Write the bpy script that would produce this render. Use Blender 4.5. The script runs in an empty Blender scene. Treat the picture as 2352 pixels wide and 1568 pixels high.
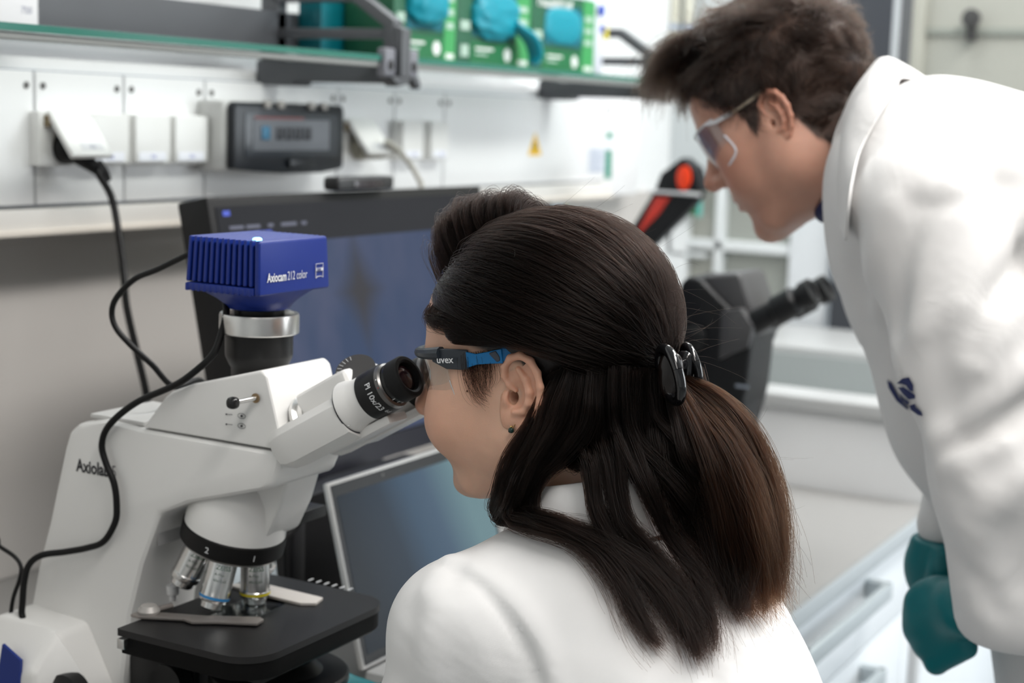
import bpy, bmesh, math, random
import numpy as np
from mathutils import Vector, Matrix

# ------------------------------------------------------------------ camera
scn = bpy.context.scene
HEAD, PITCH, ROLL = math.radians(29.3), math.radians(8.22), math.radians(1.9)
CAM = np.array([0.0, 0.0, 1.35])
_r0 = np.array([math.sin(HEAD), -math.cos(HEAD), 0])
FW = np.array([math.cos(HEAD)*math.cos(PITCH), math.sin(HEAD)*math.cos(PITCH), -math.sin(PITCH)])
_u0 = np.cross(_r0, FW)
RT = _r0*math.cos(ROLL)+_u0*math.sin(ROLL)
UP = _u0*math.cos(ROLL)-_r0*math.sin(ROLL)
cam = bpy.data.cameras.new('camera'); camo = bpy.data.objects.new('camera', cam)
scn.collection.objects.link(camo); scn.camera = camo
camo.matrix_world = Matrix(((RT[0], UP[0], -FW[0], CAM[0]), (RT[1], UP[1], -FW[1], CAM[1]), (RT[2], UP[2], -FW[2], CAM[2]), (0, 0, 0, 1)))
cam.sensor_width = 36; cam.lens = 55; cam.clip_start = .05
cam.dof.use_dof = True; cam.dof.focus_distance = 1.19; cam.dof.aperture_fstop = 4.8; cam.dof.aperture_blades = 9
# ------------------------------------------------------------------ world, lamps, exposure
w = bpy.data.worlds.new('world'); scn.world = w; w.use_nodes = True
w.node_tree.nodes['Background'].inputs[0].default_value = (.92, .96, 1, 1)
w.node_tree.nodes['Background'].inputs[1].default_value = .24
def area(name, loc, size, power, col=(1, 1, 1), target=None):
    l = bpy.data.lights.new(name, 'AREA'); l.shape = 'RECTANGLE'; l.size, l.size_y = size; l.energy = power; l.color = col
    o = bpy.data.objects.new(name, l); scn.collection.objects.link(o); o.location = loc
    if target is not None:
        o.rotation_euler = (Vector(target)-Vector(loc)).to_track_quat('-Z', 'Y').to_euler()
    return o
area('ceiling_panel_light', (.9, -.35, 2.74), (1.5, .5), 34, (1, .965, .93))
area('ceiling_panel_light', (2.5, -.15, 2.74), (1.5, .5), 40, (1, .98, .96))
area('ceiling_panel_light', (2.9, 1.0, 2.74), (1.0, .5), 15, (.97, .99, 1))
area('ceiling_panel_light', (-.9, -.2, 2.74), (1.5, .5), 10, (1, .95, .9))
area('window_light', (3.5, -2.0, 1.5), (1.6, 1.5), 48, (.90, .96, 1), (2.3, .8, .7))
scn.view_settings.view_transform = 'Standard'; scn.view_settings.look = 'None'
scn.view_settings.gamma = 1; scn.view_settings.use_curve_mapping = False; scn.view_settings.exposure = 0.18
scn.cycles.use_denoising = True
scn.cycles.use_adaptive_sampling = True; scn.cycles.adaptive_threshold = .1; scn.cycles.adaptive_min_samples = 16; scn.cycles.diffuse_bounces = 3; scn.cycles.glossy_bounces = 3; scn.cycles.max_bounces = 7; scn.cycles.transparent_max_bounces = 12; scn.cycles.transmission_bounces = 8; scn.cycles.caustics_reflective = False; scn.cycles.caustics_refractive = False

# ------------------------------------------------------------------ helpers
FPX = 55/36*2352
def ray(x, y): return FW+(x-1176)/FPX*RT-(y-784)/FPX*UP
def at(x, y, d): return CAM+d*ray(x, y)
def onx(x, y, X): v = ray(x, y); return CAM+v*(X-CAM[0])/v[0]
def ony(x, y, Y): v = ray(x, y); return CAM+v*(Y-CAM[1])/v[1]
def onz(x, y, Z): v = ray(x, y); return CAM+v*(Z-CAM[2])/v[2]

MATS = {}
def M(name, col=(.8, .8, .8), rough=.5, metal=0, spec=.5, bump=0, bscale=200, var=0, vscale=8, trans=0, ior=1.45, alpha=1, emit=None, estr=0, sheen=0, coat=0, sss=0):
    if name in MATS: return MATS[name]
    m = bpy.data.materials.new(name); m.use_nodes = True; nt = m.node_tree; b = nt.nodes['Principled BSDF']
    b.inputs['Base Color'].default_value = (*col, 1); b.inputs['Roughness'].default_value = rough; b.inputs['Metallic'].default_value = metal
    b.inputs['Specular IOR Level'].default_value = spec; b.inputs['IOR'].default_value = ior
    b.inputs['Transmission Weight'].default_value = trans; b.inputs['Alpha'].default_value = alpha
    b.inputs['Sheen Weight'].default_value = sheen; b.inputs['Coat Weight'].default_value = coat
    if sss:
        b.inputs['Subsurface Weight'].default_value = sss; b.inputs['Subsurface Radius'].default_value = (1, .4, .25); b.inputs['Subsurface Scale'].default_value = .006
    if emit: b.inputs['Emission Color'].default_value = (*emit, 1); b.inputs['Emission Strength'].default_value = estr
    tc = nt.nodes.new('ShaderNodeTexCoord')
    if var:
        n = nt.nodes.new('ShaderNodeTexNoise'); n.inputs['Scale'].default_value = vscale; n.inputs['Detail'].default_value = 4
        nt.links.new(tc.outputs['Object'], n.inputs['Vector'])
        mx = nt.nodes.new('ShaderNodeMix'); mx.data_type = 'RGBA'; mx.blend_type = 'MIX'
        mx.inputs[6].default_value = (*[c*(1-var) for c in col], 1); mx.inputs[7].default_value = (*[min(1, c*(1+var)) for c in col], 1)
        nt.links.new(n.outputs['Fac'], mx.inputs[0]); nt.links.new(mx.outputs[2], b.inputs['Base Color'])
    if bump:
        n = nt.nodes.new('ShaderNodeTexNoise'); n.inputs['Scale'].default_value = bscale; n.inputs['Detail'].default_value = 3
        nt.links.new(tc.outputs['Object'], n.inputs['Vector'])
        bp = nt.nodes.new('ShaderNodeBump'); bp.inputs['Strength'].default_value = bump; bp.inputs['Distance'].default_value = .001
        nt.links.new(n.outputs['Fac'], bp.inputs['Height']); nt.links.new(bp.outputs['Normal'], b.inputs['Normal'])
    MATS[name] = m; return m

def clear(name, tint=(1, 1, 1), refl=.06, rough=.02):
    """thin clear sheet: lets light straight through, with a weak mirror reflection"""
    if name in MATS: return MATS[name]
    m = bpy.data.materials.new(name); m.use_nodes = True; nt = m.node_tree; nt.nodes.remove(nt.nodes['Principled BSDF'])
    a = nt.nodes.new('ShaderNodeBsdfTransparent'); a.inputs[0].default_value = (*tint, 1); g = nt.nodes.new('ShaderNodeBsdfGlossy'); g.inputs['Roughness'].default_value = rough
    lw = nt.nodes.new('ShaderNodeLayerWeight'); lw.inputs[0].default_value = .5; p5 = nt.nodes.new('ShaderNodeMath'); p5.operation = 'POWER'; nt.links.new(lw.outputs['Facing'], p5.inputs[0]); p5.inputs[1].default_value = 4
    ad = nt.nodes.new('ShaderNodeMath'); ad.operation = 'MULTIPLY_ADD'; nt.links.new(p5.outputs[0], ad.inputs[0]); ad.inputs[1].default_value = .5; ad.inputs[2].default_value = refl*.6; ad.use_clamp = True
    mx = nt.nodes.new('ShaderNodeMixShader'); nt.links.new(ad.outputs[0], mx.inputs[0]); nt.links.new(a.outputs[0], mx.inputs[1]); nt.links.new(g.outputs[0], mx.inputs[2]); nt.links.new(mx.outputs[0], nt.nodes['Material Output'].inputs[0])
    MATS[name] = m; return m

COLL = scn.collection
def wloc(o):
    v = Vector((0, 0, 0))
    while o: v = v+o.location; o = o.parent
    return v
def tag(o, label=None, cat=None, group=None, kind=None):
    if label: o['label'] = label
    if cat: o['category'] = cat
    if group: o['group'] = group
    if kind: o['kind'] = kind
    return o
def thing(name, loc, label, cat, group=None):
    o = bpy.data.objects.new(name, None); COLL.objects.link(o); o.location = loc; o.empty_display_size = .02
    return tag(o, label, cat, group)
class G:
    def __init__(s, v=None, f=None): s.v = list(v or []); s.f = list(f or [])
    def __add__(s, o):
        n = len(s.v); return G(s.v+list(o.v), s.f+[tuple(i+n for i in f) for f in o.f])
    def map(s, fn): return G([fn(p) for p in s.v], s.f)
    def mat(s, m): return G([tuple(m @ Vector(p)) for p in s.v], s.f)
def gbm(g, bev=0, seg=2, ang=.5):
    bm = bmesh.new(); vs = [bm.verts.new(p) for p in g.v]
    for f in g.f:
        try: bm.faces.new([vs[i] for i in f])
        except ValueError: pass
    bmesh.ops.recalc_face_normals(bm, faces=bm.faces)
    if bev:
        ed = [e for e in bm.edges if len(e.link_faces) == 2 and e.calc_face_angle(0) > ang]
        bmesh.ops.bevel(bm, geom=ed, offset=bev, segments=seg, profile=.6, affect='EDGES', clamp_overlap=True)
    return bm
def bevel(g, bev, seg=2, ang=.5):
    bm = gbm(g, bev, seg, ang); bm.verts.index_update()
    r = G([tuple(v.co) for v in bm.verts], [tuple(v.index for v in f.verts) for f in bm.faces]); bm.free(); return r
def part(name, g, mat, parent=None, smooth=True, sharp=.6, label=None, cat=None, group=None, kind=None, loc=None):
    bm = gbm(g); off = wloc(parent) if parent else Vector(loc or (0, 0, 0))
    bmesh.ops.translate(bm, verts=bm.verts, vec=-off)
    me = bpy.data.meshes.new(name); bm.to_mesh(me); bm.free()
    if smooth:
        me.shade_smooth(); me.set_sharp_from_angle(angle=sharp)
    me.materials.append(mat)
    o = bpy.data.objects.new(name, me); COLL.objects.link(o)
    if parent: o.parent = parent
    else: o.location = off
    return tag(o, label, cat, group, kind)
def box(x0, x1, y0, y1, z0, z1, bev=0, seg=2):
    g = G([(x, y, z) for x in (x0, x1) for y in (y0, y1) for z in (z0, z1)], [(0, 1, 3, 2), (4, 6, 7, 5), (0, 4, 5, 1), (2, 3, 7, 6), (0, 2, 6, 4), (1, 5, 7, 3)])
    return bevel(g, bev, seg) if bev else g
def prism(poly, axis, a, b, bev=0, seg=2, ang=.5):
    n = len(poly)
    def P(p, t):
        return {'x': (t, p[0], p[1]), 'y': (p[0], t, p[1]), 'z': (p[0], p[1], t)}[axis]
    g = G([P(p, a) for p in poly]+[P(p, b) for p in poly], [tuple(range(n)), tuple(range(2*n-1, n-1, -1))]+[(i, (i+1) % n, n+(i+1) % n, n+i) for i in range(n)])
    return bevel(g, bev, seg, ang) if bev else g
def frame(axis, up=(0, 0, 1)):
    a = np.array(axis, float); a /= np.linalg.norm(a); u = np.array(up, float)
    if abs(a @ u) > .95: u = np.array((1, 0, 0.))
    x = np.cross(u, a); x /= np.linalg.norm(x); y = np.cross(a, x); return x, y, a
def lathe(prof, c, axis=(0, 0, 1), n=40, sx=1, sy=1):
    x, y, a = frame(axis); c = np.array(c, float); v = []; f = []
    for r, h in prof:
        for k in range(n):
            t = 2*math.pi*k/n; v.append(tuple(c+a*h+x*r*sx*math.cos(t)+y*r*sy*math.sin(t)))
    for i in range(len(prof)-1):
        for k in range(n):
            k2 = (k+1) % n; f.append((i*n+k, i*n+k2, (i+1)*n+k2, (i+1)*n+k))
    f.append(tuple(range(n-1, -1, -1))); f.append(tuple((len(prof)-1)*n+k for k in range(n)))
    return G(v, f)
def catmull(pts, m=8):
    p = [np.array(q, float) for q in pts]; p = [2*p[0]-p[1]]+p+[2*p[-1]-p[-2]]; out = []
    for i in range(1, len(p)-2):
        for k in range(m):
            t = k/m
            out.append(.5*((2*p[i])+(-p[i-1]+p[i+1])*t+(2*p[i-1]-5*p[i]+4*p[i+1]-p[i+2])*t*t+(-p[i-1]+3*p[i]-3*p[i+1]+p[i+2])*t**3))
    out.append(p[-2]); return np.array(out)
def tube(pts, r, n=12, m=8, flat=None):
    P = catmull(pts, m) if m else np.array(pts, float); L = len(P); v = []; f = []
    rr = np.interp(np.linspace(0, 1, L), np.linspace(0, 1, len(r)), r) if hasattr(r, '__len__') else np.full(L, r)
    T = np.gradient(P, axis=0); T /= np.linalg.norm(T, axis=1)[:, None]+1e-12
    x, y, _ = frame(T[0])
    for i in range(L):
        x = x-T[i]*(x @ T[i]); x /= np.linalg.norm(x); y = np.cross(T[i], x)
        for k in range(n):
            t = 2*math.pi*k/n; v.append(tuple(P[i]+rr[i]*(x*math.cos(t)+y*math.sin(t)*(flat or 1))))
    for i in range(L-1):
        for k in range(n):
            k2 = (k+1) % n; f.append((i*n+k, i*n+k2, (i+1)*n+k2, (i+1)*n+k))
    f.append(tuple(range(n-1, -1, -1))); f.append(tuple((L-1)*n+k for k in range(n)))
    return G(v, f)
def grid(P):   # P[i][j] -> points
    n, m = len(P), len(P[0])
    return G([tuple(p) for r in P for p in r], [(i*m+j, i*m+j+1, (i+1)*m+j+1, (i+1)*m+j) for i in range(n-1) for j in range(m-1)])
def thick(P, t):
    """sheet P[i][j] given a thickness t along its normals"""
    A = np.array(P, float); du = np.gradient(A, axis=0); dv = np.gradient(A, axis=1); N = np.cross(du, dv); N /= np.linalg.norm(N, axis=2)[..., None]+1e-12
    B = A+N*t; n, m = A.shape[:2]; g = G([tuple(p) for p in A.reshape(-1, 3)]+[tuple(p) for p in B.reshape(-1, 3)]); o = n*m
    for i in range(n-1):
        for j in range(m-1):
            q = (i*m+j, i*m+j+1, (i+1)*m+j+1, (i+1)*m+j); g.f.append(q); g.f.append(tuple(o+k for k in reversed(q)))
    bd = [i*m for i in range(n)]+[(n-1)*m+j for j in range(1, m)]+[i*m+m-1 for i in range(n-2, -1, -1)]+[j for j in range(m-2, 0, -1)]
    for k in range(len(bd)):
        a, b = bd[k], bd[(k+1) % len(bd)]; g.f.append((a, b, o+b, o+a))
    return g
def hull(pts, bev=0, seg=2):
    bm = bmesh.new()
    for p in pts: bm.verts.new(p)
    r = bmesh.ops.convex_hull(bm, input=bm.verts)
    bmesh.ops.delete(bm, geom=[v for v in bm.verts if not v.link_faces], context='VERTS')
    bmesh.ops.dissolve_limit(bm, angle_limit=.02, verts=bm.verts, edges=bm.edges)
    bm.verts.index_update()
    g = G([tuple(v.co) for v in bm.verts], [tuple(v.index for v in f.verts) for f in bm.faces]); bm.free()
    return bevel(g, bev, seg) if bev else g
def text(s, size, org, u, v, bold=0, ext=.00015, sx=1, align='LEFT', wrap=None):
    """lettering lying at org with baseline u and up v; wrap = (centre, axis, radius) bends it round a cylinder"""
    c = bpy.data.curves.new('lettering', 'FONT'); c.body = s; c.size = size; c.offset = bold; c.extrude = 0; c.align_x = align; c.resolution_u = 3
    o = bpy.data.objects.new('lettering_tmp', c); me = bpy.data.meshes.new_from_object(o)
    vs = [tuple(q.co) for q in me.vertices]; fs = [tuple(p.vertices) for p in me.polygons]
    bpy.data.objects.remove(o); bpy.data.curves.remove(c); bpy.data.meshes.remove(me)
    u = np.array(u, float); u /= np.linalg.norm(u); v = np.array(v, float); v /= np.linalg.norm(v); nrm = np.cross(u, v); org = np.array(org, float)
    if wrap is None:
        return G([tuple(org+u*p[0]*sx+v*p[1]+nrm*ext) for p in vs], fs)
    cen, ax, rad = wrap; out = []      # u runs round the cylinder, v along its axis
    cen = np.array(cen, float); ax = np.array(ax, float); ax /= np.linalg.norm(ax)
    rel = org-cen; h0 = rel @ ax; e = rel-ax*h0; e /= np.linalg.norm(e); q = np.cross(ax, e); sg = np.sign(v @ ax) or 1; su = np.sign(u @ q) or 1
    for p in vs:
        t = su*p[0]*sx/rad; out.append(tuple(cen+ax*(h0+sg*p[1])+(rad+ext)*(e*math.cos(t)+q*math.sin(t))))
    return G(out, fs)
# ------------------------------------------------------------------ the room
wallm = M('wall_paint', (.78, .80, .80), .6, bump=.15, bscale=600, var=.02)
wall_low = M('splash_panel', (.54, .515, .49), .45, var=.03, vscale=3)
whitep = M('white_laminate', (.85, .85, .855), .35, var=.012)
greyg = M('dark_grey_metal', (.085, .09, .098), .42, var=.06, vscale=20)
seam = M('grey_gasket', (.33, .36, .41), .6)
part('floor', box(-4, 6, -4, 3, -.1, 0), M('grey_vinyl', (.26, .27, .27), .35, var=.06, vscale=4), kind='structure')
part('ceiling', box(-4, 6, -4, 3, 2.8, 2.9), M('ceiling_white', (.8, .8, .8), .8), kind='structure')
part('wall_back', box(-3, 5, 1.5, 1.62, 0, 2.8), wallm, kind='structure')
part('wall_end', box(4.6, 4.72, -4, 1.5, 0, 2.8), wallm, kind='structure')
part('wall_left', box(-2.7, -2.58, -4, 1.5, 0, 2.8), wallm, kind='structure')  # unseen wall behind the camera, added to block ambient light from that side
part('trim_1', box(.2, 3.3, 1.485, 1.5, .75, 1.19), wall_low, kind='structure')

# service trunking along the wall
tr = thing('cable_trunking', (2.0, 1.45, 1.19), 'long white service trunking with flat screwed covers along the wall', 'trunking')
part('channel', box(.6, 2.90, 1.432, 1.4995, 1.19, 1.40, .003), whitep, tr)
part('bottom_lip', box(.6, 2.90, 1.405, 1.44, 1.196, 1.221, .003), M('cream_edge', (.82, .80, .76), .4), tr)
part('lip_edge', box(.6, 2.90, 1.40, 1.436, 1.19, 1.197, .002), M('beige_edge', (.74, .69, .62), .5), tr)
part('seam_strip', box(.6, 2.90, 1.4265, 1.433, 1.222, 1.385), seam, tr)
seams = [.6, .754, .904, 1.054, 1.204, 1.354, 1.504, 1.659, 1.964, 2.119, 2.271, 2.899]
me0 = None
for a, b in zip(seams[:-1], seams[1:]):
    part('cover_panel', box(a+.0022, b-.0022, 1.42, 1.431, 1.2255, 1.3835, .0012), whitep, tr)
scr = M('screw_steel', (.16, .155, .15), .45, .6)
for s in seams[5:]:
    for dx in (-.013, .013):
        part('screw', lathe([(.0001, -.001), (.0042, -.001), (.0042, .0012), (.0015, .0012), (.0012, 0), (.0001, 0)], (s+dx, 1.42, 1.3665), (0, -1, 0), 16), scr, tr)
part('end_cap', box(2.90, 3.10, 1.44, 1.4995, 1.19, 1.40, .004), whitep, tr)

# sockets
sockm = M('socket_white', (.80, .795, .78), .35); labm = M('label_white', (.86, .87, .93), .4); inkm = M('ink_grey', (.28, .3, .4), .6)
def socket(x, open_, label, w=.070, plug=None):
    t = thing('power_socket', (x, 1.42, 1.274), label, 'power socket', 'hinged-lid power sockets on the trunking')
    if open_:
        part('frame', box(x, x+w+.010, 1.404, 1.421, 1.272, 1.336, .002), sockm, t)
        part('well', lathe([(.0001, .0), (.022, .0), (.022, .0012), (.0001, .0012)], (x+.042, 1.4045, 1.300), (0, -1, 0), 32), M('socket_well', (.55, .53, .5), .5), t)
        part('hinge', box(x+.008, x+.014, 1.397, 1.406, 1.318, 1.332, .002), M('hinge_brass', (.22, .17, .1), .5), t)
        # raised lid: hinged at the top, resting on the plug
        m = Matrix.Translation((x+.010, 1.404, 1.334)) @ Matrix.Rotation(math.radians(-38), 4, 'X')
        l = part('lid', box(0, w-.004, -.007, 0, -.066, 0, .0018).mat(m), sockm, t)
        part('label_strip', box(.02, .055, -.0074, -.007, -.058, -.048).mat(m), M('strip_grey', (.66, .66, .68), .5), l)
        part('lettering', text('F4', .009, m @ Vector((.034, -.0076, -.057)), m.to_3x3() @ Vector((1, 0, 0)), m.to_3x3() @ Vector((0, 0, 1))), inkm, l)
    else:
        part('frame', box(x, x+w, 1.404, 1.421, 1.272, 1.336, .002), sockm, t)
        l = part('lid', box(x+.003, x+w-.003, 1.396, 1.405, 1.275, 1.335, .0022), sockm, t)
        part('label_strip', box(x+.008, x+w-.012, 1.3953, 1.3962, 1.277, 1.288), labm, l)
        part('lettering', text('F4', .009, (x+.03, 1.3952, 1.279), (1, 0, 0), (0, 0, 1)), M('ink_blue', (.25, .27, .6), .6), l)
socket(1.345, True, 'open power socket with lid resting on a black plug, leftmost on the trunking')
socket(1.421, False, 'closed power socket directly right of the black plug')
socket(1.497, False, 'closed power socket, third of four left of the breaker box')
socket(1.571, False, 'closed power socket immediately left of the breaker box')
socket(1.952, True, 'open power socket with a beige plug right of the breaker box')
socket(2.108, False, 'closed power socket just right of the beige plug', .066)
socket(2.192, False, 'closed power socket, last one right of the breaker box', .06)
blk = M('cable_black', (.004, .004, .0042), .45, spec=.3); blkrub = M('black_rubber', (.006, .006, .0063), .6, spec=.3)
beigec = M('cable_beige', (.50, .48, .42), .5)
t = thing('mains_plug', (1.387, 1.385, 1.30), 'black mains plug and cord hanging from the leftmost socket', 'plug')
part('plug_body', lathe([(.0001, 0), (.020, 0), (.020, .008), (.016, .015), (.0001, .016)], (1.385, 1.403, 1.294), (0, -1, 0), 32)+bevel(tube([(1.388, 1.390, 1.286), (1.400, 1.374, 1.274), (1.408, 1.366, 1.266)], [.010, .0085, .0075], 12, 4), 0.0), blk, t)
part('strain_relief', tube([(1.403, 1.371, 1.276), (1.410, 1.366, 1.265), (1.415, 1.364, 1.255)], [.0085, .0078, .0062], 12, 6), blkrub, t)
cp = [(1.408, 1.367, 1.268)]+[tuple(ony(x, y, Y)) for x, y, Y in [(226, 398, 1.362), (255, 450, 1.352), (270, 520, 1.34), (284, 620, 1.32), (290, 700, 1.30), (312, 800, 1.28), (335, 900, 1.26), (350, 1010, 1.25), (340, 1200, 1.25)]]+[(1.30, 1.22, .754)]
part('cord', tube(cp, .0044, 10, 8), blk, t)
t = thing('mains_plug', (2.02, 1.39, 1.30), 'beige mains plug with cord arching behind the monitor', 'plug')
part('plug_body', lathe([(.0001, 0), (.020, 0), (.020, .008), (.016, .015), (.0001, .016)], (1.995, 1.403, 1.294), (0, -1, 0), 32)+tube([(2.0, 1.39, 1.286), (2.02, 1.375, 1.285), (2.035, 1.362, 1.290)], [.010, .0085, .0065], 12, 4), M('plug_beige', (.33, .31, .25), .5), t)
part('cord', tube([(2.03, 1.364, 1.290)]+[tuple(ony(x, y, 1.355)) for x, y in [(888, 325), (915, 345), (940, 375), (958, 405), (968, 430), (975, 500)]]+[(2.16, 1.34, .95)], .0042, 10, 8), beigec, t)

# breaker box
t = thing('breaker_box', (1.77, 1.42, 1.262), 'small breaker box with smoked hinged cover on the trunking', 'breaker box')
part('housing', box(1.643, 1.905, 1.376, 1.421, 1.262, 1.357, .006, 3), M('housing_grey', (.60, .60, .59), .4), t)
dk = M('smoked_frame', (.014, .017, .022), .3, spec=.35)
lid = part('cover_frame', prism([(1.652, 1.266), (1.70, 1.262), (1.76, 1.2585), (1.85, 1.2585), (1.897, 1.264), (1.9005, 1.27), (1.9005, 1.348), (1.895, 1.356), (1.658, 1.356), (1.652, 1.349)], 'y', 1.362, 1.378, .003), dk, t)
part('window', prism([(1.672, 1.282), (1.884, 1.282), (1.884, 1.343), (1.672, 1.343)], 'y', 1.3605, 1.3635, .001), M('smoked_pane', (.045, .052, .062), .2, spec=.35), lid)
part('paper_strip', box(1.688, 1.862, 1.3598, 1.3606, 1.291, 1.334), M('paper_smoked', (.15, .16, .18), .6), lid)
for k in range(4):
    part('toggle', box(1.738+k*.021, 1.753+k*.021, 1.3575, 1.3602, 1.306, 1.323, .001), M('toggle_dark', (.018, .02, .028), .4), lid)
part('blue_toggle', box(1.705, 1.722, 1.3575, 1.3602, 1.306, 1.324, .001), M('toggle_blue', (.03, .16, .28), .4), lid)
part('red_line', box(1.69, 1.80, 1.3592, 1.3600, 1.334, 1.337), M('line_red', (.2, .06, .06), .5), lid)
part('latch', box(1.765, 1.825, 1.355, 1.3615, 1.267, 1.279, .002), dk, lid)
for xx in (1.71, 1.74, 1.81, 1.84):
    part('hinge_clip', box(xx, xx+.012, 1.356, 1.362, 1.349, 1.3585, .001), M('clip_pale', (.35, .33, .31), .5), lid)

# stickers
t = part('warning_sticker', prism([(2.568, 1.277), (2.618, 1.277), (2.593, 1.320)], 'y', 1.4192, 1.4202), M('sticker_yellow', (.83, .50, .02), .5), label='yellow triangular electricity warning sticker on the white trunking', cat='sticker', loc=(2.59, 1.42, 1.277))
part('bolt_symbol', prism([(2.590, 1.303), (2.596, 1.303), (2.592, 1.294), (2.598, 1.294), (2.589, 1.281), (2.591, 1.290), (2.586, 1.290)], 'y', 1.4187, 1.4193), M('ink_black', (.02, .02, .02), .6), t, smooth=False)
t = part('label_sticker', box(2.818, 2.894, 1.4190, 1.4202, 1.240, 1.291), M('label_pale', (.62, .66, .73), .5), label='pale printed label at right end of the trunking', cat='label', loc=(2.85, 1.42, 1.24))
for k in range(6):
    part('print_line', box(2.825, 2.885-.012*(k % 3), 1.4186, 1.4191, 1.2445+.0075*k, 1.2475+.0075*k), M('print_grey', (.42, .46, .56), .6), t)
t = part('green_sticker', box(2.912, 2.962, 1.4385, 1.4402, 1.226, 1.322), M('sticker_green', (.0, .24, .15), .5), label='narrow green and white safety sticker beside the trunking end', cat='sticker', loc=(2.93, 1.44, 1.226))
part('white_band', box(2.913, 2.961, 1.4378, 1.4386, 1.286, 1.308), labm, t)

# notice cards on the wall below the trunking
for i, (x0, x1) in enumerate(((1120, 1245), (1250, 1306))):
    a = ony(x0, 505, 1.484); b = ony(x1, 470, 1.484)
    t = part('notice_card', box(a[0], b[0], 1.481, 1.4852, a[2]-.05, b[2]+.004), M('card_pale', (.72, .80, .84), .5), label=('wide pale notice card with blue band behind the monitor', 'small pale notice card nearest the grey post')[i], cat='notice', loc=(a[0], 1.4852, a[2]))
    part('blue_band', box(a[0], b[0], 1.4803, 1.4812, b[2]-.010, b[2]-.003), M('band_blue', (.06, .20, .42), .5), t)
    part('yellow_patch', box(b[0]-.025, b[0]-.008, 1.4795, 1.4804, b[2]-.016, b[2]-.001), M('patch_yellow', (.72, .55, .05), .5), t)
part('trim_2', box(2.66, 2.71, 1.44, 1.485, .90, 1.19, .003), M('post_grey', (.16, .175, .20), .5), kind='structure')

# ------------------------------------------------------------------ glass shelf
glass = clear('green_glass', (.96, .985, .975), .07)
t = thing('glass_shelf', (1.9, 1.3, 1.41), 'long green-edged glass shelf above the trunking', 'shelf')
part('glass_pane', box(.5, 2.74, 1.205, 1.42, 1.416, 1.4245, .0012), glass, t)
part('front_edge', box(.5, 2.74, 1.2025, 1.205, 1.4165, 1.424), M('glass_edge', (.03, .17, .13), .2), t)
part('under_rail', box(.5, 2.74, 1.206, 1.226, 1.4085, 1.4155, .001), M('rail_grey', (.26, .27, .26), .5), t)
part('rear_rail', box(.5, 1.842, 1.40, 1.425, 1.432, 1.484, .002), greyg, t)
part('wall_rail', box(.5, 3.0, 1.47, 1.4995, 1.40, 1.408), whitep, t)
def bracket(x, label):
    t = thing('shelf_bracket', (x, 1.3, 1.39), label, 'bracket', 'shelf brackets')
    w = .011
    part('frame', prism([(1.43, 1.39), (1.43, 1.56), (1.40, 1.56), (1.40, 1.40), (1.405, 1.395)], 'x', x-w, x+w, .002)
         + prism([(1.41, 1.513), (1.268, 1.513), (1.203, 1.472), (1.203, 1.40), (1.220, 1.40), (1.220, 1.463), (1.273, 1.497), (1.41, 1.497)], 'x', x-w, x+w, .002), greyg, t)
    part('cross_bar', box(x-w*.8, x+w*.8, 1.215, 1.41, 1.447, 1.461, .002), greyg, t)
    part('arm', prism([(1.43, 1.384), (1.43, 1.4155), (1.21, 1.4155), (1.21, 1.387), (1.36, 1.387), (1.365, 1.381), (1.425, 1.381)], 'x', x-.020, x+.020, .002), greyg, t)
    part('post', prism([(1.190, 1.396), (1.214, 1.388), (1.218, 1.40), (1.216, 1.470), (1.190, 1.460)], 'x', x-.009, x+.013, .002), greyg, t)
    for dx in (-.027, .030):
        c = part('clamp', prism([(1.196, 1.401), (1.199, 1.395), (1.21, 1.395), (1.21, 1.434), (1.196, 1.434)], 'x', x+dx-.013, x+dx+.013, .004, 3), M('clamp_grey', (.20, .205, .23), .45), t)
        part('screw_hole', lathe([(.0001, 0), (.0055, 0), (.0055, .0015), (.0001, .0015)], (x+dx, 1.1962, 1.411), (0, -1, 0), 16, 1, 1.3), M('hole_black', (.01, .01, .01), .6), c)
    part('foot', prism([(x-.03, 1.396), (x-.012, 1.383), (x+.012, 1.387), (x+.02, 1.398)], 'y', 1.192, 1.214, .002)+prism([(x+.022, 1.398), (x+.042, 1.381), (x+.047, 1.386), (x+.04, 1.398)], 'y', 1.194, 1.208, .001), greyg, t)
bracket(1.80, 'dark grey shelf bracket with clamps, nearest one left of glove boxes')
bracket(2.635, 'dark grey shelf bracket right of the white bottle')
part('binder_card', box(1.20, 1.318, 1.375, 1.397, 1.4255, 1.56, .001), M('card_white', (.78, .79, .8), .5), label='white card with small print standing at shelf left end', cat='card', loc=(1.26, 1.39, 1.4255))
part('lettering', text('750', .011, (1.292, 1.3748, 1.446), (1, 0, 0), (0, 0, 1)), inkm, bpy.data.objects['binder_card'])

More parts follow.
